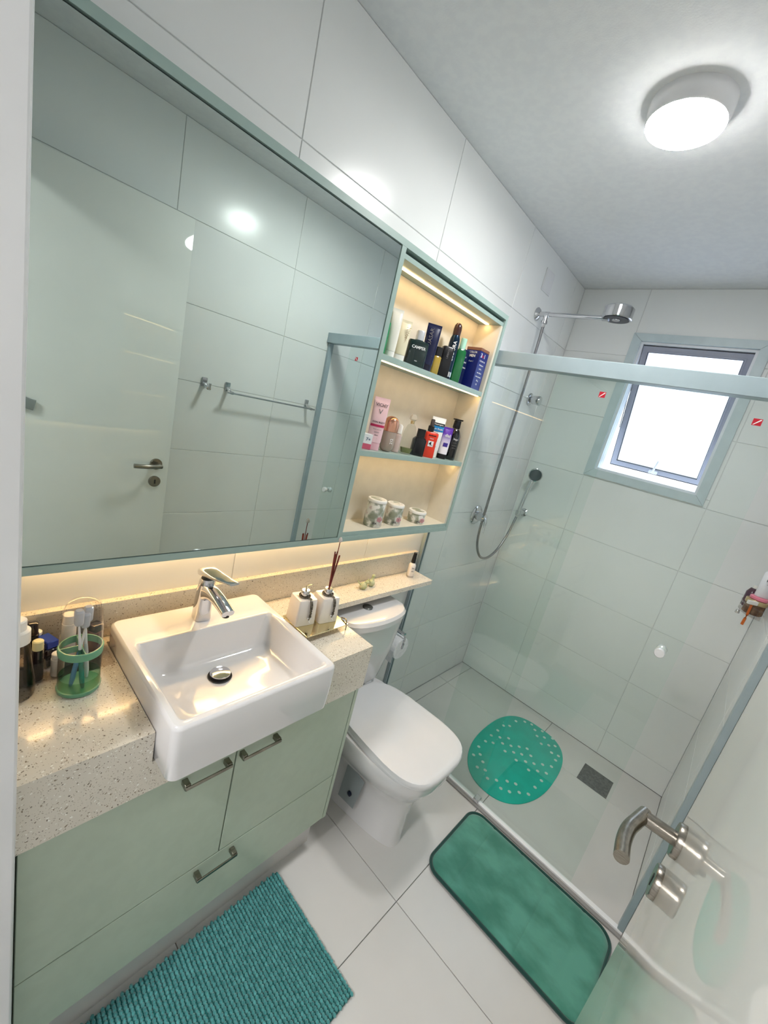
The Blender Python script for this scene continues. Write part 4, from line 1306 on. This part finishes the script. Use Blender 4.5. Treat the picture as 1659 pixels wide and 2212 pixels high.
# ------------------------------------------------------------------ bath mat, drain cover, rugs
MT = thing('shower_mat', 'turquoise oval non-slip mat with pale dots on the shower floor', 'mat', (.645, 2.08, .0005))
MAT = add_noise(mat('turquoise_rubber', (0, 190, 170), 0.35), (0, 180, 160), 12)
out = []
n = 72
for i in range(n):
    a = 2 * PI * i / n
    c, s = math.cos(a), math.sin(a)
    out.append((.206 * math.copysign(abs(c) ** (2 / (2.8 if s > 0 else 2.3)), c), .350 * math.copysign(abs(s) ** (2 / (2.8 if s > 0 else 2.1)), s)))
bm = B()
prism(bm, out, 0, .004, .001)
ob('mat_sheet', bm, MAT, MT)
DOTS = [(0.527, 2.34), (0.563, 2.389), (0.6, 2.408), (0.522, 2.263), (0.498, 2.23), (0.496, 2.16), (0.632, 2.38), (0.665, 2.413), (0.661, 2.342), (0.694, 2.373), (0.728, 2.411), (0.53, 2.121), (0.564, 2.162), (0.492, 2.088), (0.494, 2.017), (0.526, 2.046), (0.561, 2.093), (0.599, 2.121), (0.631, 2.159), (0.666, 2.188), (0.702, 2.304), (0.735, 2.335), (0.761, 2.365), (0.491, 1.947), (0.596, 2.053), (0.63, 2.09), (0.664, 2.119), (0.701, 2.157), (0.767, 2.293), (0.802, 2.306), (0.523, 1.906), (0.503, 1.871), (0.663, 2.051), (0.7, 2.09), (0.735, 2.119), (0.768, 2.158), (0.805, 2.19), (0.803, 2.258), (0.557, 1.875), (0.556, 1.819), (0.591, 1.839), (0.734, 2.05), (0.768, 2.089), (0.804, 2.118), (0.806, 2.046), (0.623, 1.805), (0.657, 1.836), (0.694, 1.88), (0.729, 1.904), (0.693, 1.812), (0.729, 1.833), (0.762, 1.873), (0.796, 1.905), (0.801, 1.975)]
DM = mat('pale_cup', (196, 222, 212), 0.3)
cme = None
for (x, y) in DOTS:
    if cme is None:
        bm = lathe(B(), [(.0085, .0041), (.0085, .0048), (.005, .0052)], n=12)
        finish(bm, True)
        cme = bpy.data.meshes.new('suction_cup')
        bm.to_mesh(cme)
        bm.free()
        cme.materials.append(DM)
    q = bpy.data.objects.new('suction_cup', cme)
    COL.objects.link(q)
    q.parent = MT
    q.location = (x - .645, y - 2.08, 0)

DC = thing('drain_cover', 'rectangular grey drain cover set in shower floor', 'drain cover', (.995, 2.328, .0003))
DG = add_noise(mat('grey_grate', (112, 114, 112), 0.45, metal=.4), (92, 94, 92), 60)
ob('plate', box(B(), -.074, -.078, 0, .074, .078, .002, .0006), DG, DC)
bm = B()
for i in range(9):
    for j in range(5):
        if random.random() < .55:
            x = -.058 + i * .0145 + random.uniform(-.004, .004)
            y = -.058 + j * .029 + random.uniform(-.006, .006)
            box(bm, x - .0022, y - .0016, .0021, x + .0022, y + .0016, .0024)
ob('drain_slots', bm, mat('slot_dark', (56, 58, 60), 0.6), DC, False)

# ribbed chenille rug in front of the vanity
RG = thing('bath_rug', 'teal ribbed chenille rug in front of the vanity', 'rug', (.545, .45, .0))
TEAL = add_noise(mat('teal_chenille', (62, 140, 140), 0.9, sheen=.4), (96, 174, 174), 60, lo=.35, hi=.7)
TEALD = mat('teal_backing', (36, 110, 108), 0.95)
rx0, rx1, ry0, ry1 = .345, .748, .110, .778
ob('backing', box(B(), rx0 + .004, ry0 + .004, .0005, rx1 - .004, ry1 - .004, .010, .003), TEALD, RG, True, world=True)
bm = B()
nr = 62
for j in range(nr):
    y = ry0 + .006 + (ry1 - ry0 - .012) * j / (nr - 1)
    nx = 40
    for i in range(nx):
        x = rx0 + .006 + (rx1 - rx0 - .012) * (i + .5 * (j % 2)) / (nx - .5)
        hh = .0045 + .002 * random.random()
        a_, b_ = .0062, .0046
        jx, jy = random.uniform(-.0012, .0012), random.uniform(-.0009, .0009)
        base = [bm.verts.new((x + jx + a_ * math.cos(t), y + jy + b_ * math.sin(t), .009)) for t in [PI / 3 * k for k in range(6)]]
        mid = [bm.verts.new((x + jx + a_ * .95 * math.cos(t), y + jy + b_ * .95 * math.sin(t), .012 + hh * .5)) for t in [PI / 3 * k for k in range(6)]]
        top = bm.verts.new((x + jx, y + jy, .014 + hh))
        for k in range(6):
            l = (k + 1) % 6
            bm.faces.new((base[k], base[l], mid[l], mid[k]))
            bm.faces.new((mid[k], mid[l], top))
ob('pile', bm, TEAL, RG, True, world=True, kind='stuff')

# velvet memory foam rug by the shower
R2 = thing('bath_rug', 'dark green velvet rug with piped edge beside the shower threshold', 'rug', (.965, 1.405, .0))
VEL = add_noise(mat('green_velvet', (58, 126, 108), 0.85, sheen=.5), (88, 156, 138), 7, lo=.38, hi=.62, detail=5, stretch=(1, 1.6, 1))
VD = mat('green_piping', (16, 66, 60), 0.85, sheen=.4)
x0, x1, y0, y1 = .660, 1.258, 1.226, 1.598
cxx, cyy = (x0 + x1) / 2, (y0 + y1) / 2
bm = B()
NX, NY = 100, 60
vg = {}
rad = .055
for i in range(NX + 1):
    for j in range(NY + 1):
        u, v = -1 + 2 * i / NX, -1 + 2 * j / NY
        hx, hy = (x1 - x0) / 2 - .008, (y1 - y0) / 2 - .008
        x, y = u * hx, v * hy
        # squash the square grid into the rounded rectangle
        ax, ay = abs(x) - (hx - rad), abs(y) - (hy - rad)
        if ax > 0 and ay > 0:
            m_ = max(ax, ay)
            l_ = math.hypot(ax, ay)
            f = m_ / l_
            x = math.copysign(hx - rad + ax * f, x)
            y = math.copysign(hy - rad + ay * f, y)
            e_ = rad - m_
        else:
            e_ = min(hx - abs(x), hy - abs(y))
        z = .012 + .010 * min(1, max(0, e_) / .02) ** .5
        for gx in (-.185, -.06, .065, .19):
            z -= .0030 * math.exp(-((x - gx) / .004) ** 2)
        z += .0006 * math.sin(x * 60 + y * 25) * math.sin(y * 70)
        vg[i, j] = bm.verts.new((cxx + x, cyy + y, z))
for i in range(NX):
    for j in range(NY):
        bm.faces.new((vg[i, j], vg[i + 1, j], vg[i + 1, j + 1], vg[i, j + 1]))
ob('cushion', bm, VEL, R2, True, world=True)
bm = B()
rp = rrect(x0 + .004, y0 + .004, x1 - .004, y1 - .004, .056, 8)
loft(bm, [[Vector((a, b, .0005)) for a, b in rp], [Vector((a, b, .008)) for a, b in rp]])
ob('backing', bm, VD, R2, True, world=True)
bm = B()
pp = [(a, b, .011) for a, b in rp] + [(rp[0][0], rp[0][1], .011)]
sweep(bm, pp, (.0065, .0075), n=10, caps=False)
ob('piping', bm, VD, R2, True, world=True)
